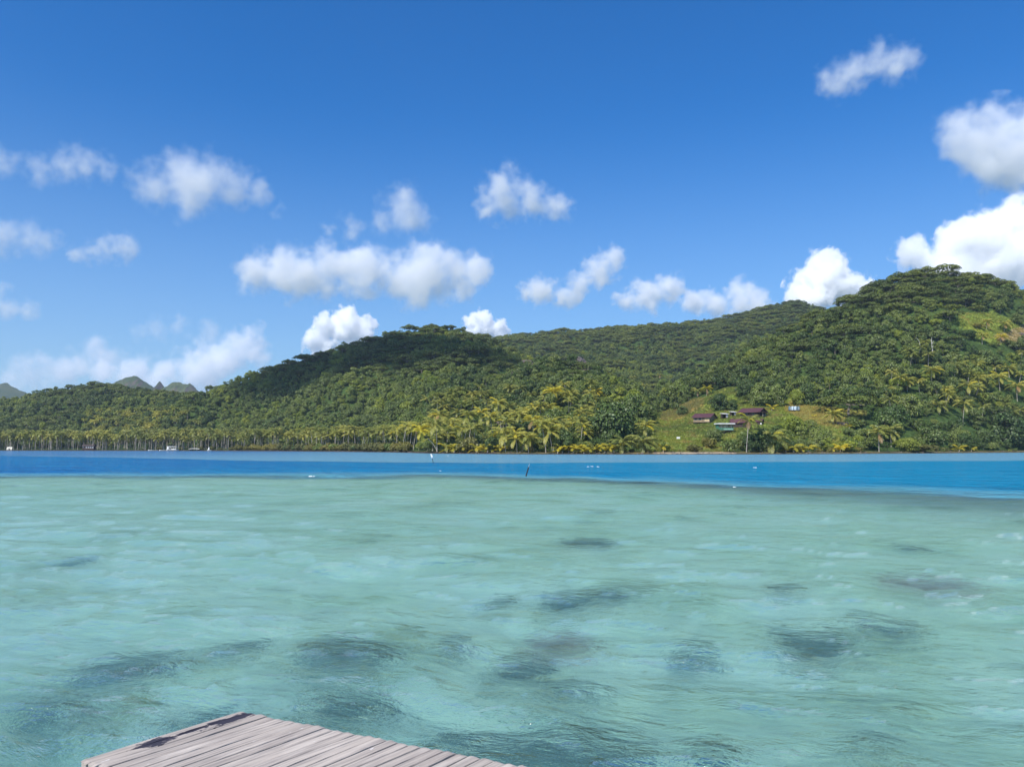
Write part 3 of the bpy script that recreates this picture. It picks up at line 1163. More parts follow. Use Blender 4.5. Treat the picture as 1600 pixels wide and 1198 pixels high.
# trees and shrubs one can point at: foot pixel, width and height in pixels
TREES = [
    ('big', 'dark', 955, 694, 92, 84, 'big dark broadleaf tree left of the lawn, largest on the shore'),
    ('big', 'mid', 990, 660, 60, 56, 'light broadleaf tree leaning against the big dark one, beside the lawn'),
    ('big', 'dark', 915, 690, 50, 50, 'dark broadleaf tree left of the big dark one'),
    ('big', 'dark', 1124, 642, 38, 32, 'round dark bushy tree right behind the left brown roofed house'),
    ('big', 'dark', 1145, 641, 22, 20, 'smaller round tree beside the round one behind the left house'),
    ('big', 'bright', 1238, 678, 52, 34, 'light green round tree below the water tanks'),
    ('big', 'mid', 1280, 698, 46, 34, 'dense round tree on the shore right of the big palm'),
    ('big', 'mid', 1116, 690, 34, 24, 'broadleaf tree in front of the green hut, left half'),
    ('big', 'dark', 1176, 704, 36, 36, 'dark broadleaf tree between green hut and big palm'),
    ('big', 'mid', 1196, 702, 40, 44, 'broadleaf tree directly under the small brown roof'),
    ('big', 'mid', 1385, 690, 60, 46, 'broadleaf tree behind the two side by side palms on the right shore'),
    ('big', 'mid', 1352, 700, 48, 34, 'shining green broadleaf tree right on the shore, left of the two palms'),
    ('big', 'dark', 1575, 698, 70, 60, 'very dark big tree on the shore near the right picture edge'),
    ('big', 'dark', 1540, 700, 44, 34, 'dark tree left of the very dark one near the right edge'),
    ('big', 'mid', 1450, 700, 60, 40, 'broad green tree on the right shore below the forest palms'),
    ('big', 'bright', 1418, 702, 46, 26, 'yellow green tree on the right shore'),
    ('big', 'mid', 1500, 700, 44, 34, 'green tree on the right shore between the broad one and the dark one'),
    ('big', 'dark', 1262, 632, 36, 40, 'dark tree right above the water tanks'),
    ('big', 'bright', 1246, 634, 28, 32, 'bright tree touching the dark one above the water tanks'),
    ('big', 'mid', 1190, 634, 44, 42, 'green tree behind the upper brown roofed house'),
    ('big', 'mid', 1215, 634, 36, 44, 'tall green tree to the right behind the upper house'),
    ('big', 'dark', 1168, 622, 44, 34, 'dark tree up the slope behind the upper house'),
    ('umb', 'umb', 1325, 648, 110, 52, 'huge dark spreading tree with deep shade beneath, right of the tanks'),
    ('big', 'mid', 1062, 622, 48, 32, 'green bushy tree over the orange scrub'),
    ('big', 'bright', 1038, 612, 30, 22, 'yellow green bush tree by the three knoll palms'),
    ('big', 'mid', 1066, 648, 22, 16, 'blue green bush in the middle of the orange scrub'),
    ('bush', 'mid', 1054, 640, 18, 12, 'small bush at the left rim of the orange scrub'),
    ('bush', 'olive', 732, 706, 40, 28, 'round olive bush on the shore right of the leaning palm'),
    ('big', 'mid', 750, 692, 40, 34, 'soft green tree behind the round olive bush'),
    ('big', 'dark', 770, 702, 30, 28, 'dark tree between olive bush and middle shore palms'),
    ('big', 'dark', 880, 704, 36, 44, 'dark tree directly behind the shore pair with white trunks'),
    ('big', 'bright', 870, 656, 30, 26, 'green tree under the two big swept palms'),
    ('bush', 'olive', 1085, 704, 30, 14, 'dry grey shrub with bare twigs on the beach'),
    ('bush', 'olive', 1108, 700, 30, 18, 'low shrub with spreading branches right of the dry one on the beach'),
    ('bush', 'mid', 1140, 705, 30, 24, 'shrub on the shore under the green hut'),
    ('bush', 'bright', 1040, 704, 20, 18, 'small shrub at the left end of the beach'),
    ('bush', 'olive', 1440, 706, 60, 14, 'low dry hedge like shrub at the water on the right'),
    ('bush', 'bright', 1325, 706, 34, 20, 'yellow shrub at the water left of the shining tree'),
    ('big', 'mid', 1332, 664, 30, 14, 'grey green bush on the rim of the dry slope'),
    ('bush', 'mid', 1020, 640, 20, 16, 'bush at the upper left corner of the lawn'),
    ('big', 'dark', 1395, 670, 60, 44, 'dark tree in the right forest above the two palms'),
    ('big', 'dark', 1512, 528, 34, 16, 'dark bush at the lower left of the high clearing'),
    ('big', 'mid', 1588, 506, 30, 18, 'pale round tree at the upper right of the high clearing'),
    ('bush', 'olive', 1526, 512, 26, 8, 'low hedge like bush across the high clearing'),
    ('big', 'mid', 1420, 650, 50, 40, 'mid green tree in the right forest, uphill of the dark one'),
]
for kind, key, px, py, wpx, hpx, lab in TREES:
    p = ppos(px, py)
    if py >= 702:
        u_ = ray(px, py).x / ray(px, py).y
        yy_ = shore_y(u_) + 6
        p = Vector((u_ * yy_, yy_, landz(u_ * yy_, yy_)))
    m_ = p.y / F
    w0, h0 = {'umb': (19, 12), 'mid': (9.5, 9.3), 'big': (11.2, 10.2), 'bush': (4.4, 2.6)}[kind]
    s_ = wpx * m_ / w0
    place_tree(kind, key, p + Vector((0, 0, -.15 * hpx * m_ if kind == 'big' else 0)), s_, R.uniform(0, 6), lab, 'trees and shrubs one can point at', True, hpx * m_ / h0 * (1.15 if kind == 'big' else 1))
    KEEP.append((p.x, p.y, wpx * m_ * .42))
    KEEP.append((p.x, p.y - wpx * m_ * .5, wpx * m_ * .40))

# young palms, all frond and no trunk, along the water
for k_, px in enumerate(list(range(700, 726, 8)) + list(range(744, 784, 9)) + list(range(872, 968, 8)) + [1037, 1228, 1240, 1252, 1262, 1300, 1312, 1318, 1500, 1516]):
    px += R.uniform(-2, 2)
    u_ = ray(px, 706).x / ray(px, 706).y
    yy_ = shore_y(u_) + R.uniform(3, 7)
    reg = 'between leaning palm and olive bush' if px < 726 else 'left of the three bushy palms' if px < 800 else 'in the row below the big dark tree' if px < 1000 else 'at the left end of the beach' if px < 1100 else 'right of the big palm by the green hut' if px < 1400 else 'under the right forest'
    later(young_palm(Vector((u_ * yy_, yy_, landz(u_ * yy_, yy_))), R.uniform(.9, 1.6), 'young palm', 'young yellow palms at the water ' + reg), 'trunkless young palm', u_ * yy_, yy_, 1.0)
young_palm(hit(1206, 641), 1.25, 'yellow young palm at the right gable of the upper brown house', 'single young palms')
young_palm(hit(1272, 652), .6, 'tiny yellow palm on the dry slope right of the tanks', 'single young palms')
young_palm(hit(1327, 668), .8, 'small palm on the lower rim of the dry slope', 'single young palms')

# ------------------------------------------------------------------ plants: the forest
for px, py, wpx in ((832, 580, 50), (905, 572, 22), (800, 592, 34), (795, 664, 34), (752, 527, 16), (160, 598, 22)):
    p = hit(px, py)
    KEEP.append((p.x, p.y, wpx * p.y / F * .5))
    KEEP.append((p.x, p.y - wpx * p.y / F * .4, wpx * p.y / F * .45))
KEEPA = np.array(KEEP)
NOGO = [(1060, 640, 1215, 682), (1226, 626, 1256, 646)]


def horizon_filter(X, Y, top):
    """keep plants of which the photograph shows something: tops over everything nearer"""
    u = X / Y
    ub = np.linspace(-.95, .95, 600)
    yb = np.arange(280, 1650, 5.0)
    U_, Y_ = np.meshgrid(ub, yb, indexing='ij')
    el = (land(U_ * Y_, Y_) + 2.5 - CH) / Y_
    mx = np.maximum.accumulate(el, axis=1)
    iu = np.clip(np.round((u + .95) / 1.9 * 599).astype(int), 0, 599)
    iy = np.clip(((Y - 8 - 280) / 5).astype(int), 0, len(yb) - 1)
    return (top - CH) / Y > mx[iu, iy]


def scatter(step, seed, jit=.9):
    rng = np.random.default_rng(seed)
    gx, gy = np.meshgrid(np.arange(-1250, 1250, step), np.arange(285, 1620, step))
    gx = gx + rng.uniform(-.5, .5, gx.shape) * step * jit
    gy = gy + rng.uniform(-.5, .5, gy.shape) * step * jit
    X, Y = gx.ravel(), gy.ravel()
    u = X / Y
    k = (np.abs(u) < .80)
    X, Y, u = X[k], Y[k], u[k]
    z = land(X, Y)
    d = Y - (shore_y(u) + 5 * fbm(X / 40, Y / 400, 3, 21))
    k = (d > 4) & (z > .3)
    X, Y, z, d = X[k], Y[k], z[k], d[k]
    px, py = proj(X, Y, z)
    k = ~(inpoly(px, py, LAWN) & (Y < 520)) & ~(inpoly(px, py, UPPER) & (Y < 720))
    for x0, y0, x1, y1 in NOGO:
        k &= ~((px > x0) & (px < x1) & (py > y0) & (py < y1) & (Y < 500))
    X, Y, z, d, px, py = X[k], Y[k], z[k], d[k], px[k], py[k]
    return X, Y, z, d, px, py


def not_kept(X, Y, extra=0):
    k = np.ones(len(X), bool)
    for x, y, r in KEEPA:
        k &= (X - x) ** 2 + (Y - y) ** 2 > (r + extra) ** 2
    return k


def zones(X, Y, z, d, px, py):
    grove = (px < 655) & (d < np.interp(px, [0, 150, 200, 300, 400, 655], [45, 60, 95, 80, 60, 50]))
    n = fbm(X / 75, Y / 75, 3, 90)
    umb = (n > np.where(z > 60, -.06, .22)) & ~grove & (d > 60)
    umb |= (py < np.interp(px, [0, 300, 700, 1260, 1600], [612, 615, 535, 520, 450])) & (n > -.4) & (z > 50)
    # the bright leafy face of the middle hill stays free of umbrella trees
    umb &= ~((px > 330) & (px < 660) & (py > 590) & (n < .45))
    umb &= ~((px > 1330) & (py > 540)) | (n > .42)
    umb &= ~((px > 640) & (px < 1000) & (py > 600))
    return grove, umb


def region(px, py, Y):
    if px < 330 and py < 705 and Y > 620 and px < 300:
        return 'left hills'
    if Y > 900:
        return 'far back ridge'
    if px < 800 and Y > 560:
        return 'middle hill'
    if px < 1010:
        return 'low slopes in the middle'
    return 'right hill'


STUFF = {'umbrella_forest': [], 'broadleaf_forest': [], 'palm_grove': []}

# umbrella trees
X, Y, z, d, px, py = scatter(11.5, 1)
grove, umb = zones(X, Y, z, d, px, py)
k = umb & horizon_filter(X, Y, z + 13) & not_kept(X, Y, 3)
X, Y, z, px, py = X[k], Y[k], z[k], px[k], py[k]
UX, UY = X, Y
o_ = np.argsort(Y)
for r_, i in enumerate(o_):
    s_ = R.choice([R.uniform(.55, .85), R.uniform(.8, 1.35)])
    rec = (X[i], Y[i], z[i] - 1.2 * s_, R.uniform(0, 6.28), s_, s_ * R.uniform(.85, 1.15))
    if r_ < 300:
        rg_ = region(px[i], py[i], Y[i])
        sw = 'wide' if s_ > 1.0 else 'small' if s_ < .75 else 'medium'
        later(place_tree('umb', 'umb', rec[:3], rec[4], rec[3], 'umbrella tree', 'umbrella trees of the ' + rg_, r_ < 60, rec[5]), sw + ' umbrella tree', rec[0], rec[1], rec[2] + 6 * s_)
    else:
        STUFF['umbrella_forest'].append(rec + (R.randrange(len(UMB_ALL)),))
print('umbrella', len(o_))

# palms: dense grove on the left flat, loose ones on the slopes
X, Y, z, d, px, py = scatter(5.0, 2)
grove, umb = zones(X, Y, z, d, px, py)
n = fbm(X / 60, Y / 60, 3, 95)
loose = (~grove) & (RNG.random(len(X)) < np.where((px > 1380) & (py > 555) & (py < 690), .08, 0) + np.where((px > 640) & (px < 930) & (py > 625), .16, 0) + np.where((n > .3) & (px > 600) & (px < 900) & (py < 600) & (py > 530), .05, 0) + np.where((px > 130) & (px < 320) & (py > 650), .25, 0))
front_ = grove & (d > np.where(px > 380, 16, 5)) & (RNG.random(len(X)) < .62)
k = (front_ | loose) & horizon_filter(X, Y, z + 11) & not_kept(X, Y, 0)
X, Y, z, px, py, grove = X[k], Y[k], z[k], px[k], py[k], grove[k]
o_ = np.argsort(Y)
for r_, i in enumerate(o_):
    h_ = R.uniform(8, 13) if grove[i] else R.uniform(5.0, 10)
    if r_ < 250:
        rg_ = 'of the tall grove on the left shore' if grove[i] else 'among the trees of the ' + region(px[i], py[i], Y[i])
        later(place_palm((X[i], Y[i], z[i]), h_, R.uniform(-.12, .2), R.uniform(1.0, 1.3), 'coconut palm ' + rg_, 'coconut palms ' + rg_, 19, 'g', 0, r_ < 60), ('tall' if h_ > 8.7 else 'short') + ' coconut palm', X[i], Y[i], z[i] + h_)
    else:
        s_ = h_ / 8
        STUFF['palm_grove'].append((X[i], Y[i], z[i], R.uniform(-.5, .5), R.uniform(.85, 1.1), s_, R.randrange(5)))
print('palms', len(o_))

# broadleaf trees everywhere else
X, Y, z, d, px, py = scatter(5.8, 3)
grove, umb = zones(X, Y, z, d, px, py)
k = ~grove & (~umb | (RNG.random(len(X)) < .3)) & horizon_filter(X, Y, z + 8) & not_kept(X, Y, 1.5) & (d > 8)
X, Y, z, d, px, py, umb = X[k], Y[k], z[k], d[k], px[k], py[k], umb[k]
n = fbm(X / 40, Y / 40, 3, 97)
o_ = np.argsort(Y)
keys = ['mid', 'dark', 'bright']
for r_, i in enumerate(o_):
    q = R.random()
    kk = 2 if (n[i] > .34 and q < .6) or q < .03 else 1 if (n[i] < -.12 and q < .8) or q < .15 else 0
    if 330 < px[i] < 700 and py[i] > 585 and kk == 1:
        kk = 0 if q < .5 else 2
    s_ = R.choice([R.uniform(.5, .75), R.uniform(.7, 1.0), R.uniform(.9, 1.3)]) * (.75 if umb[i] else 1)
    if d[i] < 30:
        s_ *= .75
    rec = (X[i], Y[i], z[i], R.uniform(0, 6.28), s_, s_ * R.uniform(.65, 1.2))
    if r_ < 258:
        rg_ = region(px[i], py[i], Y[i])
        cn = ('mid green', 'dark', 'yellow green')[kk]
        later(place_tree('mid', keys[kk], rec[:3], rec[4], rec[3], cn + ' broadleaf tree', cn + ' broadleaf trees of the ' + rg_, r_ < 120, rec[5]), cn.replace('mid ', '') + ' broadleaf tree', rec[0], rec[1], rec[2] + 4 * s_)
    else:
        STUFF['broadleaf_forest'].append(rec + (R.randrange(len(MID)) + len(MID) * kk,))
print('broadleaf', len(o_))

# olive mangrove shrubs in front of the left grove
for px in list(np.arange(372, 640, 5.5)) + list(np.arange(250, 372, 16)):
    for row in range(2):
        x_ = px + R.uniform(-3, 3)
        u_ = ray(x_, 704).x / ray(x_, 704).y
        yy_ = shore_y(u_) + R.uniform(3, 7) + row * 6
        s_ = R.uniform(1.0, 1.9) * (.6 if px < 372 else 1)
        key = 'olive' if R.random() < .8 else 'mid'
        later(place_tree('bush', key, (u_ * yy_, yy_, landz(u_ * yy_, yy_) - .2), s_, R.uniform(0, 6), 'mangrove shrub', 'mangrove shrubs before the left palm grove', True, s_ * R.uniform(.8, 1.3)), ('olive' if key == 'olive' else 'green') + (' rear' if row else ' front') + ' mangrove shrub', u_ * yy_, yy_, 1.0)
# small shrubs on the shore of the middle and right
for k_ in range(46):
    x_ = R.choice([R.uniform(690, 1015), R.uniform(1215, 1350), R.uniform(1390, 1620)])
    u_ = ray(x_, 704).x / ray(x_, 704).y
    yy_ = shore_y(u_) + R.uniform(5, 12)
    s_ = R.uniform(.5, 1.1)
    rg_ = 'middle' if x_ < 1100 else 'right'
    key = R.choice(['mid', 'dark', 'bright', 'olive'])
    nm_ = {'mid': 'green', 'dark': 'dark green', 'bright': 'yellow green', 'olive': 'olive'}[key]
    later(place_tree('bush', key, (u_ * yy_, yy_, landz(u_ * yy_, yy_) - .2), s_, R.uniform(0, 6), {'mid': 'green', 'dark': 'dark green', 'bright': 'yellow green', 'olive': 'olive'}[key] + ' low shrub in the fringe of the %s shore' % rg_, 'low shrubs of the %s shore fringe' % rg_, True, s_), nm_ + ' low shrub', u_ * yy_, yy_, 1.5)


label_all()


def instanced(name, recs, protos, label):
    col = bpy.data.collections.new(name + '_kinds')
    for i, me in enumerate(protos):
        po = bpy.data.objects.new('%s_kind_%02d' % (me.name.split('.')[0], i), me)
        col.objects.link(po)
    A_ = np.array(recs, float)
    me = bpy.data.meshes.new(name)
    me.vertices.add(len(A_))
    me.vertices.foreach_set('co', A_[:, :3].astype('f').ravel())
    t = me.attributes.new('turn', 'FLOAT_VECTOR', 'POINT')
    t.data.foreach_set('vector', np.stack([0 * A_[:, 3], 0 * A_[:, 3], A_[:, 3]], 1).astype('f').ravel())
    t = me.attributes.new('size', 'FLOAT_VECTOR', 'POINT')
    t.data.foreach_set('vector', np.stack([A_[:, 4], A_[:, 4], A_[:, 5]], 1).astype('f').ravel())
    t = me.attributes.new('which', 'INT', 'POINT')
    t.data.foreach_set('value', A_[:, 6].astype('i'))
    o = ob(name, me)
    g = bpy.data.node_groups.new(name, 'GeometryNodeTree')
    g.interface.new_socket('Geometry', in_out='INPUT', socket_type='NodeSocketGeometry')
    g.interface.new_socket('Geometry', in_out='OUTPUT', socket_type='NodeSocketGeometry')
    gi, go = g.nodes.new('NodeGroupInput'), g.nodes.new('NodeGroupOutput')
    ip = g.nodes.new('GeometryNodeInstanceOnPoints')
    ci = g.nodes.new('GeometryNodeCollectionInfo')
    ci.inputs['Collection'].default_value = col
    ci.inputs['Separate Children'].default_value = True
    ci.inputs['Reset Children'].default_value = True
    ip.inputs['Pick Instance'].default_value = True

    def na(nm, ty):
        q = g.nodes.new('GeometryNodeInputNamedAttribute')
        q.data_type = ty
        q.inputs[0].default_value = nm
        return q.outputs[0]
    g.links.new(gi.outputs[0], ip.inputs['Points'])
    g.links.new(ci.outputs[0], ip.inputs['Instance'])
    g.links.new(na('which', 'INT'), ip.inputs['Instance Index'])
    e2r = g.nodes.new('FunctionNodeEulerToRotation')
    g.links.new(na('turn', 'FLOAT_VECTOR'), e2r.inputs[0])
    g.links.new(e2r.outputs[0], ip.inputs['Rotation'])
    g.links.new(na('size', 'FLOAT_VECTOR'), ip.inputs['Scale'])
    g.links.new(ip.outputs[0], go.inputs[0])
    o.modifiers.new('scatter', 'NODES').node_group = g
    return tag(o, label, kind='stuff')


instanced('umbrella_forest', STUFF['umbrella_forest'], UMB_ALL, 'closed canopy of flat topped umbrella trees over the far ridges')
instanced('broadleaf_forest', STUFF['broadleaf_forest'], MID_ALL['mid'] + MID_ALL['dark'] + MID_ALL['bright'], 'green broadleaf forest covering the hillsides')
instanced('palm_grove', STUFF['palm_grove'], PAL_ALL, 'far rows of the tall coconut grove on the left shore')

# grass tufts on the clearings
rng = np.random.default_rng(9)
T = []
for q in range(5):
    n_ = 26
    a_ = rng.uniform(0, 6.28, n_)
    P_ = rng.uniform(-.5, .5, (n_, 2))
    h_ = rng.uniform(.25, .7, n_)
    V_ = []
    for i in range(n_):
        c_, s_ = math.cos(a_[i]) * .07, math.sin(a_[i]) * .07
        x_, y_ = P_[i]
        lx, ly = rng.normal(0, .16, 2)
        V_.append([(x_ - c_, y_ - s_, 0), (x_ + c_, y_ + s_, 0), (x_ + lx + c_ * .2, y_ + ly + s_ * .2, h_[i]), (x_ + lx - c_ * .2, y_ + ly - s_ * .2, h_[i])])
    T.append(np.array(V_))
G1 = leafmat('meadow_green', (.17, .22, .035), (.23, .25, .045), .35, .35)
G2 = leafmat('meadow_dry', (.26, .245, .065), (.31, .24, .065), .3, .4)
G_ME = [quads('grass_tuft', v, [G1]) for v in T] + [quads('grass_tuft', v, [G2]) for v in T]
gx, gy = np.meshgrid(np.arange(20, 420, 1.25), np.arange(290, 720, 1.25))
gx = (gx + rng.uniform(-.6, .6, gx.shape)).ravel()
gy = (gy + rng.uniform(-.6, .6, gy.shape)).ravel()
gz = land(gx, gy)
px, py = proj(gx, gy, gz)
inl = (inpoly(px, py, LAWN) & (gy < 520) | inpoly(px, py, UPPER) & (gy > 450))
dry = inpoly(px, py, ORANGE) | inpoly(px, py, DRY) | inpoly(px, py, TAN) | (fbm(gx / 9, gy / 9, 3, 5) > .25)
d_ = gy - shore_y(gx / gy)
k = inl & (d_ > 9) & (rng.random(len(gx)) < .75)
recs = [(x, y, z_, rng.uniform(0, 6.28), s_, s_ * rng.uniform(.6, 1.2), rng.integers(5) + (5 if dr else 0)) for x, y, z_, dr, s_ in zip(gx[k], gy[k], gz[k], dry[k], rng.uniform(.7, 1.5, k.sum()))]
print('tufts', len(recs))
instanced('meadow_grass', recs, G_ME, 'rough green and dry grass of the clearing round the houses')

# ------------------------------------------------------------------ houses
ROOF = plain('brown_red_roof', (.105, .042, .042), .55, .2, .8)
WALL_TAN = plain('tan_boards', (.30, .22, .13), .8, .25, 1.2)
WALL_DK = plain('dark_brown_boards', (.055, .035, .03), .8, .3, 1.2)
TRIM = plain('pale_trim', (.55, .50, .42), .7, .15)
PANEL = plain('pale_wood_panel', (.62, .47, .25), .7, .3, 2)
GREEN = plain('green_paint', (.07, .21, .13), .6, .2, 1.5)
LGREEN = plain('pale_green_paint', (.27, .46, .35), .6, .2, 1.5)
WHITE = plain('white_paint', (.78, .78, .75), .55, .1, 1.5)
GREY = plain('grey_iron', (.42, .40, .38), .6, .25, 2)
DGLASS = plain('dark_window', (.02, .025, .03), .15, .2)
STILT = plain('stilt_wood', (.06, .045, .04), .9, .3)


def gable_house(name, label, corner, th, Ln, W, hw, hr, ov, wall_m, roof_m, stilt, porch=False, cat='house', seams=True):
    """near corner at local origin; long side runs along -x, gable side along +y; whole thing turned by th"""
    e = empty(name, corner, th)
    tag(e, label, cat)
    m = MB()
    for (x0, x1, y0, y1) in ((-Ln, 0, 0, .14), (-Ln, 0, W - .14, W), (-Ln, -Ln + .14, .142, W - .142), (-.14, 0, .142, W - .142)):
        if porch and x1 == 0 and x0 == -.14:
            continue
        m.box(x0, x1, y0, y1, stilt, stilt + hw)
    # gable triangles
    for x in (-Ln, -.14):
        m.poly([(x, .0, stilt + hw), (x, W, stilt + hw), (x, W / 2, stilt + hw + hr * .93), (x + .14, .0, stilt + hw), (x + .14, W, stilt + hw), (x + .14, W / 2, stilt + hw + hr * .93)],
               [(0, 2, 1), (3, 4, 5), (0, 1, 4, 3), (1, 2, 5, 4), (2, 0, 3, 5)])
    wl = m.build('wall', wall_m, e)
    MB().box(-Ln - .05, .05, -.05, W + .05, stilt - .22, stilt - .003).build('floor', STILT, e)
    rf = MB()
    t = .12
    k = hr / (W / 2)
    for s in (0, 1):
        ya, yb = (-ov, W / 2) if s == 0 else (W + ov, W / 2)
        za = stilt + hw - ov * k + .05
        zb = stilt + hw + hr + .05
        rf.poly([(-Ln - ov, ya, za), (ov, ya, za), (ov, yb, zb), (-Ln - ov, yb, zb), (-Ln - ov, ya, za + t), (ov, ya, za + t), (ov, yb, zb + t), (-Ln - ov, yb, zb + t)],
                [(0, 1, 2, 3), (4, 7, 6, 5), (0, 4, 5, 1), (1, 5, 6, 2), (3, 2, 6, 7), (0, 3, 7, 4)])
    r = rf.build('roof', roof_m, e)
    ms = MB().box(-Ln - ov, ov, W / 2 - .14, W / 2 + .14, stilt + hw + hr + .13, stilt + hw + hr + .24)
    ms.build('ridge_cap', roof_m, r)
    if seams:
        ms = MB()
        q = -Ln - ov + .3
        while q < ov:
            ms.poly([(q, -ov, stilt + hw - ov * k + .172), (q + .06, -ov, stilt + hw - ov * k + .172), (q + .06, W / 2 - .15, stilt + hw + hr - .15 * k + .172), (q, W / 2 - .15, stilt + hw + hr - .15 * k + .172),
                     (q + .03, -ov, stilt + hw - ov * k + .24), (q + .03, W / 2 - .15, stilt + hw + hr - .15 * k + .24)], [(0, 4, 5, 3), (4, 1, 2, 5), (0, 1, 4), (3, 5, 2)])
            q += .62
        s_ = ms.build('roof_seams', roof_m, r)
        s_['kind'] = 'stuff'
    for x in np.linspace(-Ln + .25, -.25, 4):
        for y in (.25, W / 2, W - .25):
            MB().box(x - .09, x + .09, y - .09, y + .09, -2.2, stilt - .222).build('stilt', STILT, e)
    return e, wl


def opening(parent, wall, x0, x1, z0, z1, mat, name='window', y=-.03, frame=TRIM):
    m = MB()
    f = .07
    for (a0, a1, b0, b1) in ((x0 - f, x0, z0 - f, z1 + f), (x1, x1 + f, z0 - f, z1 + f), (x0, x1, z1, z1 + f), (x0, x1, z0 - f, z0)):
        m.box(a0, a1, y, y + .028, b0, b1)
    w_ = m.build(name, frame, parent)
    MB().box(x0, x1, y + .005, y + .027, z0, z1).build('pane' if name == 'window' else 'leaf', mat, w_)


def boards(parent, Ln, z0, z1, n, mat):
    for i in range(n):
        za, zb = z0 + (z1 - z0) * i / n + .03, z0 + (z1 - z0) * (i + 1) / n
        MB().box(-Ln + .01, -.01, -.022, -.002, za, zb).build('board', mat, parent)


# left house on stilts
c = hit(1109, 661)
e, wl = gable_house('stilt_house', 'tan walled house on stilts with brown red roof, left one of the hillside houses', c + Vector((0, 0, -.3)), math.radians(-33), 8.6, 10.0, 2.5, 1.9, .9, WALL_TAN, ROOF, .9)
boards(e, 8.6, .95, 3.35, 5, WALL_TAN)
opening(e, wl, -2.6, -.35, 1.35, 3.1, PANEL, 'door', y=-.055)
opening(e, wl, -5.9, -4.3, 1.9, 3.0, DGLASS, y=-.055)
opening(e, wl, -8.0, -6.6, 1.9, 3.0, DGLASS, y=-.055)
m = MB().box(.002, 1.5, .3, 4.2, .72, .88)
m.build('landing', STILT, e)
# upper house with porch
c = hit(1185, 652)
e, wl = gable_house('porch_house', 'dark brown house with a red brown roof and railed porch, highest of the hillside houses', c + Vector((0, 0, -.2)), math.radians(-38), 9.6, 11.0, 2.5, 2.0, 1.1, WALL_DK, ROOF, .6)
opening(e, wl, -3.2, -2.0, 1.3, 2.7, DGLASS, y=-.055, frame=WALL_TAN)
opening(e, wl, -7.2, -5.6, 1.3, 2.7, DGLASS, y=-.055, frame=WALL_TAN)
MB().box(.003, 2.4, 0, 11., .38, .597).build('porch_floor', STILT, e)
for y in (.15, 3.7, 7.3, 10.85):
    MB().box(2.22, 2.36, y - .07, y + .07, .6, 2.75).build('porch_post', TRIM, e)
for z_ in (1.05, 1.5):
    MB().box(2.25, 2.33, .222, 10.78, z_, z_ + .07).build('rail', TRIM, e)
rf = MB().poly([(0.0, -.9, 3.2), (0.0, 11.9, 3.2), (3.1, 11.9, 2.72), (3.1, -.9, 2.72), (0.0, -.9, 3.3), (0.0, 11.9, 3.3), (3.1, 11.9, 2.82), (3.1, -.9, 2.82)], [(0, 1, 2, 3), (4, 7, 6, 5), (0, 4, 5, 1), (1, 5, 6, 2), (2, 6, 7, 3), (3, 7, 4, 0)])
rf.build('porch_roof', ROOF, e)
# green hut
c = hit(1146.5, 676.5)
e = empty('green_hut', c, math.radians(8))
tag(e, 'green painted hut on dark stilts with a flat white roof', 'hut')
m = MB()
for b in ((-7, 0, 0, .12), (-7, 0, 3.88, 4)):
    m.box(b[0], b[1], b[2], b[3], 1.2, 2.3 if b[2] == 0 else 3.9)
m.box(-7, -6.88, .122, 3.878, 1.2, 3.9).box(-.12, 0, .122, 3.878, 1.2, 3.9)
wl = m.build('wall', GREEN, e)
MB().box(-7.05, .05, -.05, 4.05, 1.0, 1.197).build('floor', STILT, e)
MB().box(-7.6, .5, -.8, 4.4, 3.95, 4.42).build('roof', WHITE, e)
for x in np.linspace(-6.9, -.1, 8):
    MB().box(x - .07, x + .07, .0, .11, 2.303, 3.94).build('window_post', TRIM if int(x) % 2 else WALL_TAN, e)
MB().box(-6.8, -.2, .6, .63, 2.3, 3.9).build('curtain', plain('curtain', (.45, .38, .26), .9, .4, 1), e)
MB().box(-4.8, -.35, -.03, -.004, 1.35, 1.95).build('lower_panel', LGREEN, e)
MB().box(-6.9, -5.0, -.03, -.004, 1.35, 1.95).build('lower_panel', GREEN, e)
for x in (-6.8, -4.6, -2.3, -.2):
    for y in (.2, 3.8):
        MB().box(x - .1, x + .1, y - .1, y + .1, -1.5, .998).build('stilt', STILT, e)
# low roof right of the green hut
c = hit(1166, 668)
e, wl = gable_house('low_house', 'low brown roofed house right behind the green hut, half hidden by a palm', c, math.radians(-12), 6.5, 5.0, 2.2, 1.5, .7, WALL_DK, ROOF, .3, seams=False)
c = hit(1190, 665)
e, wl = gable_house('small_hut', 'tiny brown roofed hut with white foot, right of the low house', c, math.radians(-40), 2.6, 2.6, 1.6, 1.0, .4, WALL_DK, ROOF, .3, cat='hut', seams=False)
MB().box(-.6, .02, -.04, -.003, .3, 1.1).build('white_panel', WHITE, e)
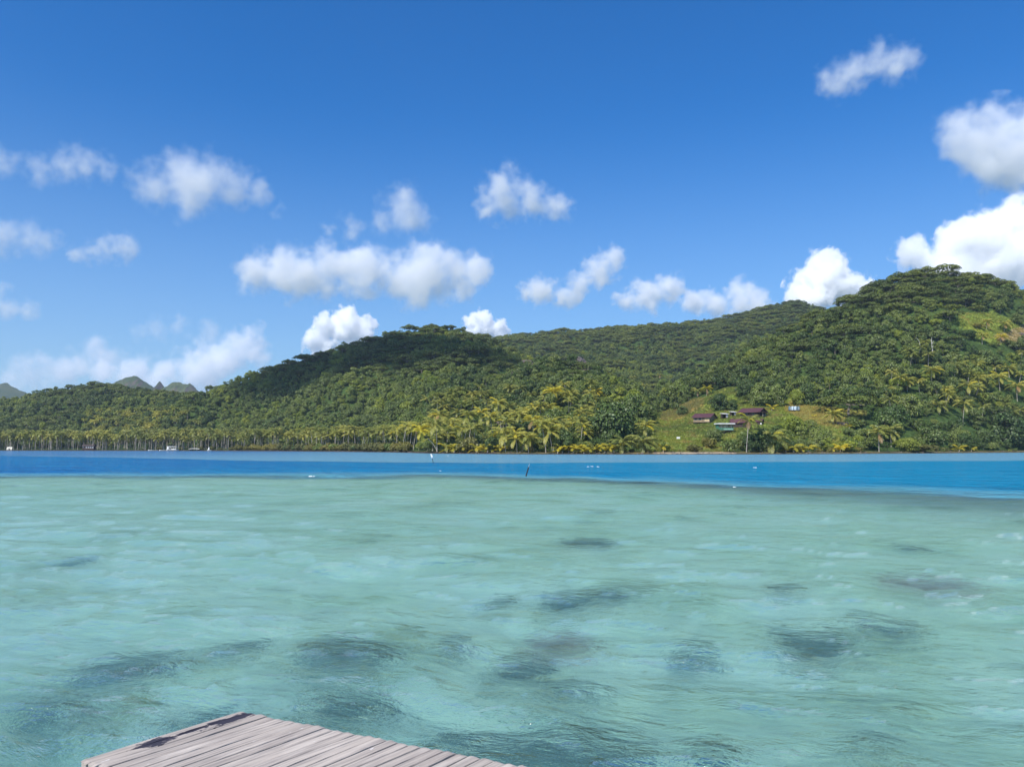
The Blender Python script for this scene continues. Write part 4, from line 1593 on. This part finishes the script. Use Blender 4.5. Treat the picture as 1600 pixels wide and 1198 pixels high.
# two pale roofed sheds between the houses
for px, py, W_, lab in ((1138, 653, 3.2, 'open shed with a pale grey sloping roof beside the left house'), (1150, 650, 2.4, 'smaller shed with a pale roof just left of the upper house')):
    c = hit(px, py)
    e = empty('shed', c, math.radians(20))
    tag(e, lab, 'shed', 'sheds between the hillside houses')
    m = MB().box(-W_, 0, 1.8, 1.92, 0, 2.0).box(-.12, 0, .0, 1.797, 0, 2.0).box(-W_, -W_ + .12, .6, 1.797, 0, 2.0)
    m.build('wall', WALL_DK, e)
    MB().box(-W_ * .42, -.14, -.02, .05, 0, 1.9).build('door', plain('pale_door', (.45, .42, .45), .7, .2), e)
    MB().poly([(-W_ - .4, -.5, 1.95), (.4, -.5, 1.95), (.4, 2.3, 2.45), (-W_ - .4, 2.3, 2.45), (-W_ - .4, -.5, 2.05), (.4, -.5, 2.05), (.4, 2.3, 2.55), (-W_ - .4, 2.3, 2.55)],
              [(0, 3, 2, 1), (4, 5, 6, 7), (0, 1, 5, 4), (1, 2, 6, 5), (2, 3, 7, 6), (3, 0, 4, 7)]).build('roof', plain('pale_roof', (.62, .58, .56), .6, .2), e)

# water tanks
TANKD = plain('blue_grey_tank', (.10, .17, .22), .5, .2)
TANKL = plain('pale_tank', (.55, .66, .72), .5, .2)
c = hit(1241, 643)
e = empty('tank_stand', c, math.radians(4))
tag(e, 'low dark platform under the row of blue white tanks', 'platform')
MB().box(-3.2, 3.2, -.9, .9, .5, .75).build('deck', STILT, e)
for x in (-2.9, 0, 2.9):
    for y in (-.7, .7):
        MB().box(x - .1, x + .1, y - .1, y + .1, -1.2, .497).build('leg', STILT, e)
for i, (x, mt_, lab) in enumerate(((-2.35, TANKD, 'blue grey water tank, first from the left in the row of four'), (-.8, TANKL, 'pale water tank, second from the left in the row of four'), (.75, TANKL, 'pale water tank, third from the left in the row of four'), (2.3, TANKD, 'blue grey water tank, rightmost in the row of four'))):
    t = empty('water_tank', c + Vector((x, .0, .752)))
    tag(t, lab, 'tank', 'row of water tanks on the slope')
    m = MB()
    prof = [(.68, 0), (.72, .08), (.72, .5), (.69, .54), (.72, .58), (.72, 1.1), (.69, 1.14), (.72, 1.18), (.72, 1.75), (.62, 1.95), (.25, 2.05)]
    m.tube([(0, 0, z_) for _, z_ in prof], [r_ for r_, _ in prof], 18)
    m.build('body', mt_, t)
    MB().tube([(0, 0, 2.052), (0, 0, 2.15)], [.22, .2], 12).build('lid', TANKD, t)
    MB().box(-.09, .09, -.80, -.722, .12, 1.7).build('gauge', WHITE if mt_ is TANKD else TANKD, t)

# white box on the lawn
c = hit(1060, 686)
e = empty('lawn_box', c, math.radians(-14))
tag(e, 'small white box standing alone on the lawn slope', 'box')
bm = bmesh.new()
bmesh.ops.create_cube(bm, size=1)
bmesh.ops.scale(bm, vec=(1.5, .9, 1.0), verts=bm.verts)
bmesh.ops.translate(bm, vec=(0, 0, .5), verts=bm.verts)
bmesh.ops.bevel(bm, geom=bm.edges, offset=.08, segments=2, affect='EDGES')
me = bpy.data.meshes.new('body')
bm.to_mesh(me)
me.materials.append(WHITE)
ob('body', me, e)
MB().box(-.78, .78, -.48, .48, 1.003, 1.07).build('lid', WHITE, e)

# ------------------------------------------------------------------ left shore: boats, hut
def hull(Ln, W, H, mat, e):
    xs = np.linspace(-.5, .5, 9)
    V_, F_ = [], []
    for x in xs:
        w_ = W * .5 * (1 - max(0, (x - .05) / .45) ** 2.2) * (.9 if x < -.45 else 1)
        for (a_, z_) in ((-1, H), (-.75, H * .35), (0, 0), (.75, H * .35), (1, H)):
            V_.append((x * Ln, a_ * max(w_, .02), z_ + .25 * H * max(0, x) * 2))
    for i in range(8):
        for j in range(4):
            F_.append((i * 5 + j, i * 5 + j + 1, (i + 1) * 5 + j + 1, (i + 1) * 5 + j))
        F_.append((i * 5 + 4, i * 5, (i + 1) * 5, (i + 1) * 5 + 4))
    F_.append((0, 4, 3, 2, 1))
    return ob('hull', mesh('hull', V_, F_, [mat]), e)


def shorept(px, off, z=None):
    u_ = ray(px, 704).x / ray(px, 704).y
    y = shore_y(u_) + off
    x = u_ * y
    return Vector((x, y, landz(x, y) if z is None else z))


c = shorept(269, -4, -.1)
e = empty('cabin_boat', c, math.radians(170))
tag(e, 'white cabin boat with open sides at the dark palm grove shore', 'boat')
hull(9.5, 3, 1.0, WHITE, e)
MB().box(-4.0, 3.6, -1.4, 1.4, 3.0, 3.3).build('roof', WHITE, e)
MB().box(2.2, 3.5, -1.3, 1.3, .95, 2.997).build('cabin', WHITE, e)
for x in (-3.8, -1.8, .2):
    for y in (-1.3, 1.3):
        MB().box(x - .06, x + .06, y - .06, y + .06, .9, 2.997).build('post', WHITE, e)
MB().box(-3.0, .5, -.5, .5, .95, 1.5).build('seat', WHITE, e)
c = shorept(303.5, -4, -.1)
e = empty('canopy_boat', c, math.radians(185))
tag(e, 'boat under a curved white canopy, right of the cabin boat', 'boat')
hull(7.5, 2.2, .7, plain('dark_hull', (.05, .05, .06), .5, .2), e)
m = MB()
pts = [(x, y, 1.75 - .35 * (abs(x) / 3.8) ** 2 - .2 * (y / 1.2) ** 2 + dz) for dz in (0, .09) for x in np.linspace(-3.8, 3.8, 9) for y in (-1.2, 0, 1.2)]
fc = []
for i in range(8):
    for j in range(2):
        a0 = i * 3 + j
        fc += [(a0, a0 + 3, a0 + 4, a0 + 1), (27 + a0, 27 + a0 + 1, 27 + a0 + 4, 27 + a0 + 3)]
    fc += [(i * 3, i * 3 + 27, i * 3 + 30, i * 3 + 3), (i * 3 + 2, i * 3 + 5, i * 3 + 32, i * 3 + 29)]
m.poly(pts, fc).build('canopy', WHITE, e)
for x in (-2.6, 2.6):
    for y in (-.8, .8):
        MB().tube([(x, y, .4), (x, y, 1.5)], .04, 5).build('post', WHITE, e)
for px, ln, lab in ((239, 7, 'low white skiff moored left of the cabin boat, farther one'), (254, 5.2, 'low white skiff moored left of the cabin boat, nearer one'), (327, 3.6, 'little white dinghy on the shore right of the canopy boat')):
    e = empty('skiff', shorept(px, -7, -.12), math.radians(R.uniform(165, 195)))
    tag(e, lab, 'boat', 'small white boats on the left shore')
    hull(ln, 1.6, .65, WHITE, e)
    for x in (-.22, .1):
        MB().box(ln * x - .15, ln * x + .15, -.6, .6, .45, .52).build('thwart', TRIM, e)
    if px == 327:
        MB().tube([(0, 0, .4), (.2, 0, 3.1)], .06, 6).poly([(.1, 0, .9), (1.3, .02, 1.0), (.2, 0, 3.0), (.1, .03, .9), (1.3, .05, 1.0), (.2, .03, 3.0)], [(0, 1, 2), (3, 5, 4), (0, 3, 4, 1), (1, 4, 5, 2), (2, 5, 3, 0)]).build('mast', WHITE, e)
c = shorept(146, 6)
e, wl = gable_house('shore_hut', 'small hut with white shutters under the palms of the far left shore', c, math.radians(4), 8.5, 4, 2.6, 1.2, .5, WALL_DK, STILT, .3, cat='hut', seams=False)
for x in (-8.1, -5.9, -4.3, -2.7, -1.1):
    MB().box(x, x + (.6 if x < -8 else 1.0), -.03, -.004, 1.5 if x > -8 else 1.9, 2.4).build('shutter', WHITE, e)
c = shorept(15, 4)
e = empty('tent', c, .3)
tag(e, 'small pale tent like shelter at the far left shore', 'shelter')
MB().poly([(-2, -1.5, 0), (2, -1.5, 0), (2, 1.5, 0), (-2, 1.5, 0), (-1.8, 0, 2.3), (1.8, 0, 2.3)], [(0, 1, 5, 4), (2, 3, 4, 5), (1, 2, 5), (3, 0, 4), (3, 2, 1, 0)]).build('canvas', plain('canvas', (.62, .58, .48), .8, .2), e)
MB().box(-.5, .5, -1.43, -1.39, 0, 1.0).build('flap', DGLASS, e)

# ------------------------------------------------------------------ stakes in the water, foam
STK = plain('wet_stake', (.018, .02, .025), .5, .3)
p = on_z(822, 743)
e = empty('stake', p)
tag(e, 'dark leaning stake rising from the blue channel edge', 'post')
t1, t2 = at(826, 729.5, p.y), at(825.5, 724, p.y)
MB().tube([Vector((-.12, 0, -1.6)), Vector((0, 0, 0)), t1 - p], [.062, .06, .055], 8).build('pole', STK, e)
MB().tube([t1 - p + Vector((0, 0, -.002)), t2 - p + Vector((.1, 0, 0))], [.02, .014], 6).build('wire', plain('pale_stick', (.4, .38, .36), .6, .2), e)
p = on_z(677, 722.5)
e = empty('marker_stake', p)
tag(e, 'thin stake topped by two white floats before the palm shore', 'marker')
a1, a2, a3 = at(675.5, 716, p.y) - p, at(675, 713.2, p.y) - p, at(673.7, 710.2, p.y) - p
MB().tube([(.1, 0, -2), (0, 0, 0), a1], [.05, .045, .045], 7).build('pole', STK, e)
for q_, r_, sq in ((a2, .16, 1.9), (a3, .13, 1.0)):
    bm = bmesh.new()
    bmesh.ops.create_uvsphere(bm, u_segments=14, v_segments=10, radius=r_)
    for v in bm.verts:
        v.co.z *= sq
    me = bpy.data.meshes.new('float')
    bm.to_mesh(me)
    me.materials.append(WHITE)
    ob('float', me, e, loc=q_, rot=(0, -.35, 0))
MB().tube([a1, a2, a3], .03, 6).build('rod', STK, e)

a = NT('foam')
n_ = a.noise(a.coord(), 6, 4)
a.set(a.bsdf.inputs['Base Color'], a.mix(a.ramp(n_, .3, .6), (.6, .68, .7), (.85, .88, .88)))
a.bsdf.inputs['Roughness'].default_value = .9
FOAM = a.m
m = MB()
for px, py, wpx in ((919, 730, 4), (925, 729.6, 4), (934, 730, 4), (1180, 731.5, 5), (688, 736.5, 3), (487, 745.5, 8), (700, 712, 3), (1148, 763, 5)):
    p = on_z(px, py)
    W_ = wpx * p.y / F
    for q_ in range(9):
        x = p.x + R.uniform(-.5, .5) * W_
        y = p.y + R.uniform(-.5, .5) * W_ * .5
        s_ = W_ * R.uniform(.06, .2)
        z_ = .05 + R.uniform(0, .04)
        n_ = 8
        b = [(x + s_ * (1.6 if k_ % 2 else 1.2) * math.cos(k_ * 6.283 / n_), y + s_ * .8 * math.sin(k_ * 6.283 / n_), z_) for k_ in range(n_)]
        m.poly(b + [(x, y, z_ + min(.16, s_ * .9))], [(k_, (k_ + 1) % n_, n_) for k_ in range(n_)])
o = m.build('foam', FOAM)
tag(o, 'little white crests breaking on the lagoon', kind='stuff')

# ------------------------------------------------------------------ rocks, dead tree
a = NT('dark_rock')
n_ = a.noise(a.coord(), 1.2, 6, .65)
a.set(a.bsdf.inputs['Base Color'], a.mix(a.ramp(n_, .35, .65), (.07, .055, .055), (.19, .15, .125)))
a.bsdf.inputs['Roughness'].default_value = .95
a.set(a.bsdf.inputs['Normal'], a.node('Bump', {'Height': n_, 'Strength': .8, 'Distance': .4}).outputs[0])
ROCK = a.m


def rock_mesh(seed, r, sq):
    bm = bmesh.new()
    bmesh.ops.create_icosphere(bm, subdivisions=3, radius=1)
    off = Vector((seed * 5.1, seed * 2.3, 0))
    for v in bm.verts:
        d_ = 1 + .45 * noise.noise(v.co * 1.2 + off) + .3 * noise.noise(v.co * 3 + off) + .14 * noise.noise(v.co * 7 + off)
        v.co = Vector((v.co.x * r, v.co.y * r, v.co.z * r * sq)) * d_
    me = bpy.data.meshes.new('rock')
    bm.to_mesh(me)
    bm.free()
    me.materials.append(ROCK)
    return me


for i, (px, py, wpx, hpx, lab) in enumerate(((832, 580, 50, 20, 'dark rock face on the middle knoll above the swept palms'), (905, 572, 22, 18, 'narrow dark rock on the shoulder right of the knoll rock face'), (800, 592, 34, 12, 'low dark rock left below the knoll rock face'),
                                            (160, 598, 22, 8, 'reddish rock at the top of the left hill'), (116, 607, 16, 5, 'small brown rock on the left hill slope'), (752, 527, 16, 14, 'dark rock on the right shoulder of the middle hill'),
                                            (795, 664, 34, 9, 'pale bare rock patch among the slope palms'), (1318, 664, 18, 6, 'grey rock at the lower rim of the dry slope'), (1598, 525, 12, 6, 'dark rock on the tan clearing at the right edge'), (1040, 702, 8, 3, 'dark boulder at the left end of the beach'))):
    p = hit(px, py)
    m_ = p.y / F
    tag(ob('rock_outcrop', rock_mesh(i, wpx * m_ * .5, hpx / wpx * 1.3), loc=p + Vector((0, 2, hpx * m_ * .15))), lab, 'rock', 'rocks on the slopes')
m = MB()
for k_ in range(900):
    u_ = R.uniform(-.64, .70)
    y = shore_y(u_) + R.uniform(-2.5, 3)
    x = u_ * y
    y += 5 * float(fbm(np.array([x / 40]), np.array([y / 400]), 3, 21)[0])
    if 100 < x < 102:
        continue
    z_ = landz(x, y)
    r_ = R.uniform(.12, .5)
    pts = [(x + r_ * R.uniform(.6, 1.2) * math.cos(q * 1.047), y + r_ * math.sin(q * 1.047), z_ + R.uniform(-.15, .08)) for q in range(6)] + [(x + R.uniform(-.1, .1), y, z_ + r_ * R.uniform(.4, .9))]
    m.poly(pts, [(q, (q + 1) % 6, 6) for q in range(6)])
tag(m.build('shore_rubble', ROCK), 'dark stones and rubble along the waterline', kind='stuff')

# dead white tree
p = hit(1457, 560)
tp = at(1457, 527, p.y)
h_ = tp.z - p.z
e = empty('dead_tree', p)
tag(e, 'bare dead white tree standing out of the right forest', 'tree')
DEAD = plain('bleached_wood', (.55, .52, .48), .9, .2)
MB().tube([(0, 0, -1), (.2, 0, h_ * .4), (-.1, .1, h_ * .75), (.1, 0, h_)], [.38, .3, .2, .07], 7).build('trunk', DEAD, e)
for q_, (z0, dx, dz) in enumerate(((.55, -1.6, 2.2), (.7, 1.5, 2.0), (.8, -1.0, 1.8), (.5, 1.2, 1.6))):
    MB().tube([(0, 0, h_ * z0), (dx * .6, .2, h_ * z0 + dz * .5), (dx, .1, h_ * z0 + dz)], [.14, .1, .04], 5).build('branch', DEAD, e)
p = hit(1440, 549)
e = empty('dead_tree', p)
tag(e, 'small leaning dead tree left of the bare white one', 'tree')
MB().tube([(0, 0, 0), (-1.5, 0, 7), (-3.5, 0, 9.5)], [.2, .14, .05], 6).build('trunk', DEAD, e)

# the cloud overhead, out of the picture, whose shadow lies on the middle hill
def shade_cloud(px, py, Y, zc, rad, label, seed):
    g = at(px, py, Y)
    t_ = (zc - g.z) / SUN.z
    c_ = g + SUN * t_
    bm = bmesh.new()
    rr_ = random.Random(seed)
    for x, y, r_ in rad:
        bmesh.ops.create_icosphere(bm, subdivisions=3, radius=r_, matrix=Matrix.Translation((x, y, rr_.uniform(-12, 12))) @ Matrix.Diagonal((1, 1, .6, 1)))
    me = bpy.data.meshes.new('cloud')
    bm.to_mesh(me)
    bm.free()
    o = ob('cloud', me, loc=c_)
    m = o.modifiers.new('r', 'REMESH')
    m.mode = 'VOXEL'
    m.voxel_size = 9
    dg = bpy.context.evaluated_depsgraph_get()
    me2 = bpy.data.meshes.new_from_object(o.evaluated_get(dg))
    o.modifiers.clear()
    o.data = me2
    a = NT('overhead_cloud_droplets')
    a.n.remove(a.bsdf)
    n_ = a.noise(a.coord(), .02, 5)
    pv = a.node('VolumePrincipled', {'Color': (1, 1, 1), 'Density': a.ramp(n_, .34, .6, .004, .05)})
    a.set(a.out.inputs['Volume'], pv.outputs[0])
    me2.materials.clear()
    me2.materials.append(a.m)
    tag(o, label, 'cloud')


shade_cloud(600, 556, 745, 900, [(-80, 0, 65), (-20, 15, 75), (45, 0, 65), (90, -10, 50), (-130, -10, 45)], 'cloud overhead that shades the middle hill', 2)
shade_cloud(700, 588, 690, 900, [(-20, 0, 32), (15, 8, 34), (40, 0, 24)], 'small cloud overhead that shades the foot of the middle hill', 3)

# ------------------------------------------------------------------ haze
HAZE = 6e-5
a = NT('haze_air')
a.n.remove(a.bsdf)
pv = a.node('VolumePrincipled', {'Color': (.80, .88, 1.0), 'Density': HAZE, 'Anisotropy': .1})
a.set(a.out.inputs['Volume'], pv.outputs[0])
m = MB().box(-7000, 7000, -60, 5000, -11, 470)
tag(m.build('haze', a.m), kind='stuff')

# ------------------------------------------------------------------ jetty
DARKWOOD = plain('dark_pile_wood', (.10, .065, .05), .9, .4, 5, .4)
ZD = .62
A, B, Cc = on_z(378, 1110, ZD), on_z(125, 1187, ZD), on_z(836, 1198, ZD)
ex = (B - A)
LEN = ex.length
ex.normalize()
ey = (Cc - A)
ey = (ey - ex * ey.dot(ex))
skew = (Cc - A).dot(ex) / ey.length
ey.normalize()
pitch = (Cc - A).length / 27.0 / math.sqrt(1 + skew * skew)
a = NT('weathered_planks')
oc = a.coord()
oi = a.node('ObjectInfo').outputs['Random']
gr = a.noise(a.vmul(a.node('VectorMath', {0: oc, 1: a.node('CombineXYZ', {0: a.math('MULTIPLY', oi, 50.0), 2: a.math('MULTIPLY', oi, 7.0)}).outputs[0]}, operation='ADD').outputs[0], (2.2, 55, 55)), 1.0, 6, .65)
g2 = a.noise(a.vmul(oc, (1.5, 6, 6)), 1.6, 5, .6)
base = a.mix(oi, (.52, .445, .37), (.41, .345, .285))
c = a.mix(a.ramp(gr, .36, .66, 0, .75), base, (.23, .195, .175))
c = a.mix(a.ramp(g2, .45, .75, 0, .5), c, (.64, .565, .485))
c = a.mix(a.ramp(a.noise(a.vmul(oc, (1, 3, 3)), 9, 3), .69, .74, 0, .8), c, (.74, .72, .69))
sx = a.node('SeparateXYZ', {0: oc})
fx, fy = a.math('DIVIDE', sx.outputs[0], LEN), a.math('DIVIDE', a.math('ABSOLUTE', sx.outputs[1]), pitch)


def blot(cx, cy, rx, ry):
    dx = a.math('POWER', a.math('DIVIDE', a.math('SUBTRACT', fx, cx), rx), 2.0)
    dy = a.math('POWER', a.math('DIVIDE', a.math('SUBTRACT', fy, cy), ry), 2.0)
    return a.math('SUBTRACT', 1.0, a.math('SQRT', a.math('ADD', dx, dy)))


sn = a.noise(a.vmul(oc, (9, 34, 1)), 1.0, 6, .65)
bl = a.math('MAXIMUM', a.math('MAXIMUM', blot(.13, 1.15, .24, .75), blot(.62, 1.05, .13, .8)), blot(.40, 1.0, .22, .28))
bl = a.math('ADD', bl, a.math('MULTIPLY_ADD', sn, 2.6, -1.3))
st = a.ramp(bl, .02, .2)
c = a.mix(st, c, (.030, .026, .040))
a.set(a.bsdf.inputs['Base Color'], c)
a.bsdf.inputs['Roughness'].default_value = .85
a.set(a.bsdf.inputs['Normal'], a.node('Bump', {'Height': gr, 'Strength': .35, 'Distance': .004}).outputs[0])
WOOD = a.m
jet = empty('jetty', A)
jet.rotation_euler = Matrix((ex, ey, Vector((0, 0, 1)))).transposed().to_euler()
if ex.cross(ey).z < 0:      # keep a right-handed frame
    jet.rotation_euler = Matrix((ex, -ey, Vector((0, 0, 1)))).transposed().to_euler()
sgn = 1 if ex.cross(ey).z > 0 else -1
tag(jet, 'weathered grey plank jetty in the foreground, standing over the shallows', 'jetty')
for i in range(62):
    y0 = i * pitch
    y1 = y0 + pitch - .006 - R.random() * .005
    xo = skew * y0
    e0, e1 = R.uniform(-.007, .007), R.uniform(-.012, .012)
    bm = bmesh.new()
    nx, ny = 44, 4
    # top face gridded so that the ends are worn and the edge of the first plank is ragged
    rows = []
    for q in range(ny + 1):
        row = []
        for j in range(nx + 1):
            fx = j / nx
            x = e0 + (LEN - e0 + e1) * fx
            y = y0 + (y1 - y0) * (0, .04, .5, .96, 1)[q]
            z = .002 * math.sin(fx * 5 + i) + .0025 * noise.noise((x * 3, i * 3.3, q * .5)) + (i % 3) * .0012
            if q in (0, ny):
                z -= .003
                y += .003 * noise.noise((x * 9, i * 1.7, q))
                if i == 0 and q == 0:
                    y += .006 + .018 * noise.noise((x * 7, 2.2, 0)) + .016 * noise.noise((x * 23, 8.2, 0))
            if j in (0, nx):
                z -= .005
                x += .006 * noise.noise((i * 2.1, q * .8, j))
            row.append(bm.verts.new((x + xo, sgn * y, z)))
        rows.append(row)
    low = [[bm.verts.new((v.co.x, v.co.y, -.038)) for v in r_] for r_ in (rows[0], rows[-1])]
    for q in range(ny):
        for j in range(nx):
            bm.faces.new((rows[q][j], rows[q][j + 1], rows[q + 1][j + 1], rows[q + 1][j]))
    for j in range(nx):
        bm.faces.new((low[0][j], low[0][j + 1], rows[0][j + 1], rows[0][j]))
        bm.faces.new((rows[-1][j], rows[-1][j + 1], low[1][j + 1], low[1][j]))
        bm.faces.new((low[1][j], low[1][j + 1], low[0][j + 1], low[0][j]))
    for j in (0, nx):
        for q in range(ny):
            pass
        bm.faces.new([low[0][j]] + [rows[q][j] for q in range(ny + 1)] + [low[1][j]])
    bmesh.ops.recalc_face_normals(bm, faces=bm.faces)
    me = bpy.data.meshes.new('plank')
    bm.to_mesh(me)
    bm.free()
    me.materials.append(WOOD)
    ob('plank', me, jet)
span = pitch * 62
for fx in (.07, .5, .93):
    m = MB()
    x = LEN * fx
    m.poly([(x - .035, sgn * .03, -.15), (x + .035, sgn * .03, -.15), (x + .035 + skew * span, sgn * span, -.15), (x - .035 + skew * span, sgn * span, -.15),
            (x - .035, sgn * .03, -.040), (x + .035, sgn * .03, -.040), (x + .035 + skew * span, sgn * span, -.040), (x - .035 + skew * span, sgn * span, -.040)],
           [(0, 3, 2, 1), (4, 5, 6, 7), (0, 1, 5, 4), (1, 2, 6, 5), (2, 3, 7, 6), (3, 0, 4, 7)])
    m.build('joist', DARKWOOD, jet)
for fx in (.10, .90):
    for yy in (.12, 1.6, 3.1, 4.4):
        m = MB()
        m.tube([(LEN * fx + skew * yy, sgn * yy, -.152), (LEN * fx + skew * yy, sgn * yy, -1.75)], [.062, .075], 10)
        m.build('post', DARKWOOD, jet)


# ------------------------------------------------------------------ clouds: closed puffs filled with scattering droplets
def cloud(label, puffs, Y, tau, seed, soft, amp=.95):
    k = Y / F
    cen = sum((at(p[0], p[1], Y) for p in puffs), Vector()) / len(puffs)
    rr = random.Random(seed)
    rm = sum(p[2] for p in puffs) / len(puffs) * k
    bm = bmesh.new()
    pl = []
    for x, y, r, *q in puffs:
        c = at(x, y, Y) - cen
        c.y += rr.uniform(-.3, .3) * r * k
        r *= 1.12
        pl.append((c, r * k, q[0] if q else 1.))
        bmesh.ops.create_icosphere(bm, subdivisions=3, radius=r * k * 1.35, matrix=Matrix.Translation(c))
    me = bpy.data.meshes.new('cloud')
    bm.to_mesh(me)
    bm.free()
    o = ob('cloud', me, loc=cen)
    m = o.modifiers.new('r', 'REMESH')
    m.mode = 'VOXEL'
    m.voxel_size = rm / 5
    dg = bpy.context.evaluated_depsgraph_get()
    me2 = bpy.data.meshes.new_from_object(o.evaluated_get(dg))
    o.modifiers.clear()
    o.data = me2
    bpy.data.meshes.remove(me)
    a = NT('cloud_droplets')
    a.n.remove(a.bsdf)
    p0 = a.coord()
    sh = a.node('VectorMath', {0: p0, 1: (seed * 913., seed * 517., seed * 311.)}, operation='ADD').outputs[0]
    wn = a.node('TexNoise', {'Vector': sh, 'Scale': 1.1 / rm, 'Detail': 3.0})
    wv = a.node('VectorMath', {0: wn.outputs['Color'], 1: (.5, .5, .5)}, operation='SUBTRACT').outputs[0]
    pw = a.node('VectorMath', {0: wv, 1: (1.9 * rm,) * 3, 2: p0}, operation='MULTIPLY_ADD').outputs[0]
    f = None
    for c, r, g in pl:
        d = a.node('VectorMath', {0: pw, 1: tuple(c)}, operation='DISTANCE')
        v = a.math('MULTIPLY_ADD', d.outputs['Value'], -1 / r, g)
        f = v if f is None else a.math('SMOOTH_MAX', f, v, .5)
    n1 = a.noise(sh, .85 / rm, 9, .66)
    f = a.math('ADD', f, a.math('MULTIPLY_ADD', n1, amp * 2.4, -amp * 1.2))
    dens = a.ramp(f, .0, (.05 + soft * .75) if tau >= 4.5 else (.12 + soft * 1.25), 0, tau * (.9 if tau > 2 else .68) / rm)
    pv = a.node('VolumePrincipled', {'Color': (1, 1, 1), 'Anisotropy': 0., 'Density': dens})
    a.set(a.out.inputs['Volume'], pv.outputs[0])
    me2.materials.clear()
    me2.materials.append(a.m)
    tag(o, label, 'cloud')


CLOUDS = [
    ('wide thin grey cloud at the top left, highest cloud on the left side', [(10, 258, 28), (60, 262, 28), (95, 260, 26), (125, 255, 32), (165, 262, 22)], 3300, 1.1, .9),
    ('broad rounded white cloud in the left sky with a faint tail to its right', [(230, 288, 34), (280, 272, 42), (325, 290, 48), (300, 312, 34), (365, 285, 32), (405, 300, 22), (435, 325, 15, .8)], 3300, 1.4, .8),
    ('pale cloud cut by the left picture edge at mid height', [(-10, 372, 38), (40, 375, 30), (75, 375, 22)], 4200, 1.2, .8),
    ('small ragged cloud right of the pale cloud on the left edge', [(198, 388, 24), (160, 392, 22), (125, 398, 18)], 4200, 1.4, .8),
    ('faint low cloud at the left edge, well above the far mountain', [(10, 482, 22), (45, 482, 18), (-30, 470, 34), (0, 452, 14)], 5500, 1., .8),
    ('long lumpy white cloud, the widest, over the middle hill', [(400, 425, 32), (440, 420, 38), (480, 430, 36), (530, 420, 40), (575, 430, 38), (625, 430, 40), (670, 425, 42), (720, 430, 38), (745, 425, 28), (560, 400, 22), (690, 405, 24), (450, 448, 26), (650, 450, 30)], 4500, 2.3, .6),
    ('soft round cloud with a faint trail to its left above the long cloud', [(630, 325, 36), (650, 345, 28), (600, 345, 24), (550, 355, 24, .85), (515, 358, 18, .85)], 3900, 1.2, .8),
    ('compact white cloud sloping down to the right near the sky centre', [(785, 292, 32), (790, 315, 30), (830, 314, 32), (875, 322, 24), (760, 328, 18)], 3600, 1.8, .65),
    ('slanting curl of cloud standing above the back ridge', [(957, 405, 22), (935, 427, 26), (905, 447, 22), (880, 466, 20), (845, 455, 24), (822, 458, 16)], 4700, 2.2, .65),
    ('small hooked white cloud left of the back ridge summit', [(1045, 450, 24), (1010, 462, 26), (978, 468, 18)], 5300, 2.5, .6),
    ('low white cloud touching the back ridge', [(1160, 468, 30), (1188, 472, 22), (1120, 475, 24), (1085, 472, 20)], 5600, 2.5, .6),
    ('tall bright white cloud tower between the two right summits', [(1290, 414, 26), (1300, 440, 36), (1268, 455, 32), (1333, 458, 26), (1248, 478, 22), (1360, 455, 22, .9)], 6000, 6, .35),
    ('huge bright white cloud heap behind the right summit', [(1560, 378, 50), (1600, 368, 50), (1500, 393, 42), (1440, 398, 30), (1408, 412, 20), (1550, 420, 54), (1480, 430, 42), (1650, 380, 66), (1700, 400, 70)], 6000, 6, .35),
    ('big soft white cloud cut by the right picture edge', [(1495, 220, 42), (1500, 200, 30), (1550, 220, 54), (1590, 240, 60), (1625, 195, 48), (1530, 270, 32), (1590, 280, 30), (1650, 240, 60)], 3400, 2.1, .65),
    ('ragged little cloud alone in the top right sky', [(1415, 95, 28), (1370, 102, 32), (1330, 117, 34), (1300, 135, 24), (1288, 112, 16, .9), (1390, 115, 22)], 2900, 1.5, .9),
    ('bright white cloud puff rising behind the left shoulder of the middle hill', [(540, 498, 18), (513, 513, 22), (550, 515, 26), (577, 512, 16), (500, 538, 22)], 7000, 6, .35),
    ('small white cloud peeping over the right shoulder of the middle hill', [(750, 510, 22), (778, 516, 16), (732, 516, 12)], 7000, 5, .35),
    ('long bright cloud bank above the left hills and crags', [(395, 525, 22), (372, 538, 24), (345, 562, 36), (305, 578, 34), (255, 582, 30), (205, 582, 32), (160, 578, 26), (400, 552, 22), (330, 590, 30)], 9000, 2.6, .7),
    ('grey hazy cloud lying low over the far left mountain', [(50, 585, 34), (95, 580, 34), (150, 545, 24), (120, 565, 24), (20, 600, 30), (170, 560, 22)], 9500, 1.7, .8),
    ('thin wisp of cloud above the left cloud bank', [(245, 514, 22), (280, 510, 20), (330, 518, 22), (215, 518, 16)], 7500, .7, .9),
]
for i, (lb, pf, Y, tau, soft) in enumerate(CLOUDS):
    cloud(lb, pf, Y, tau, i + 1, soft)
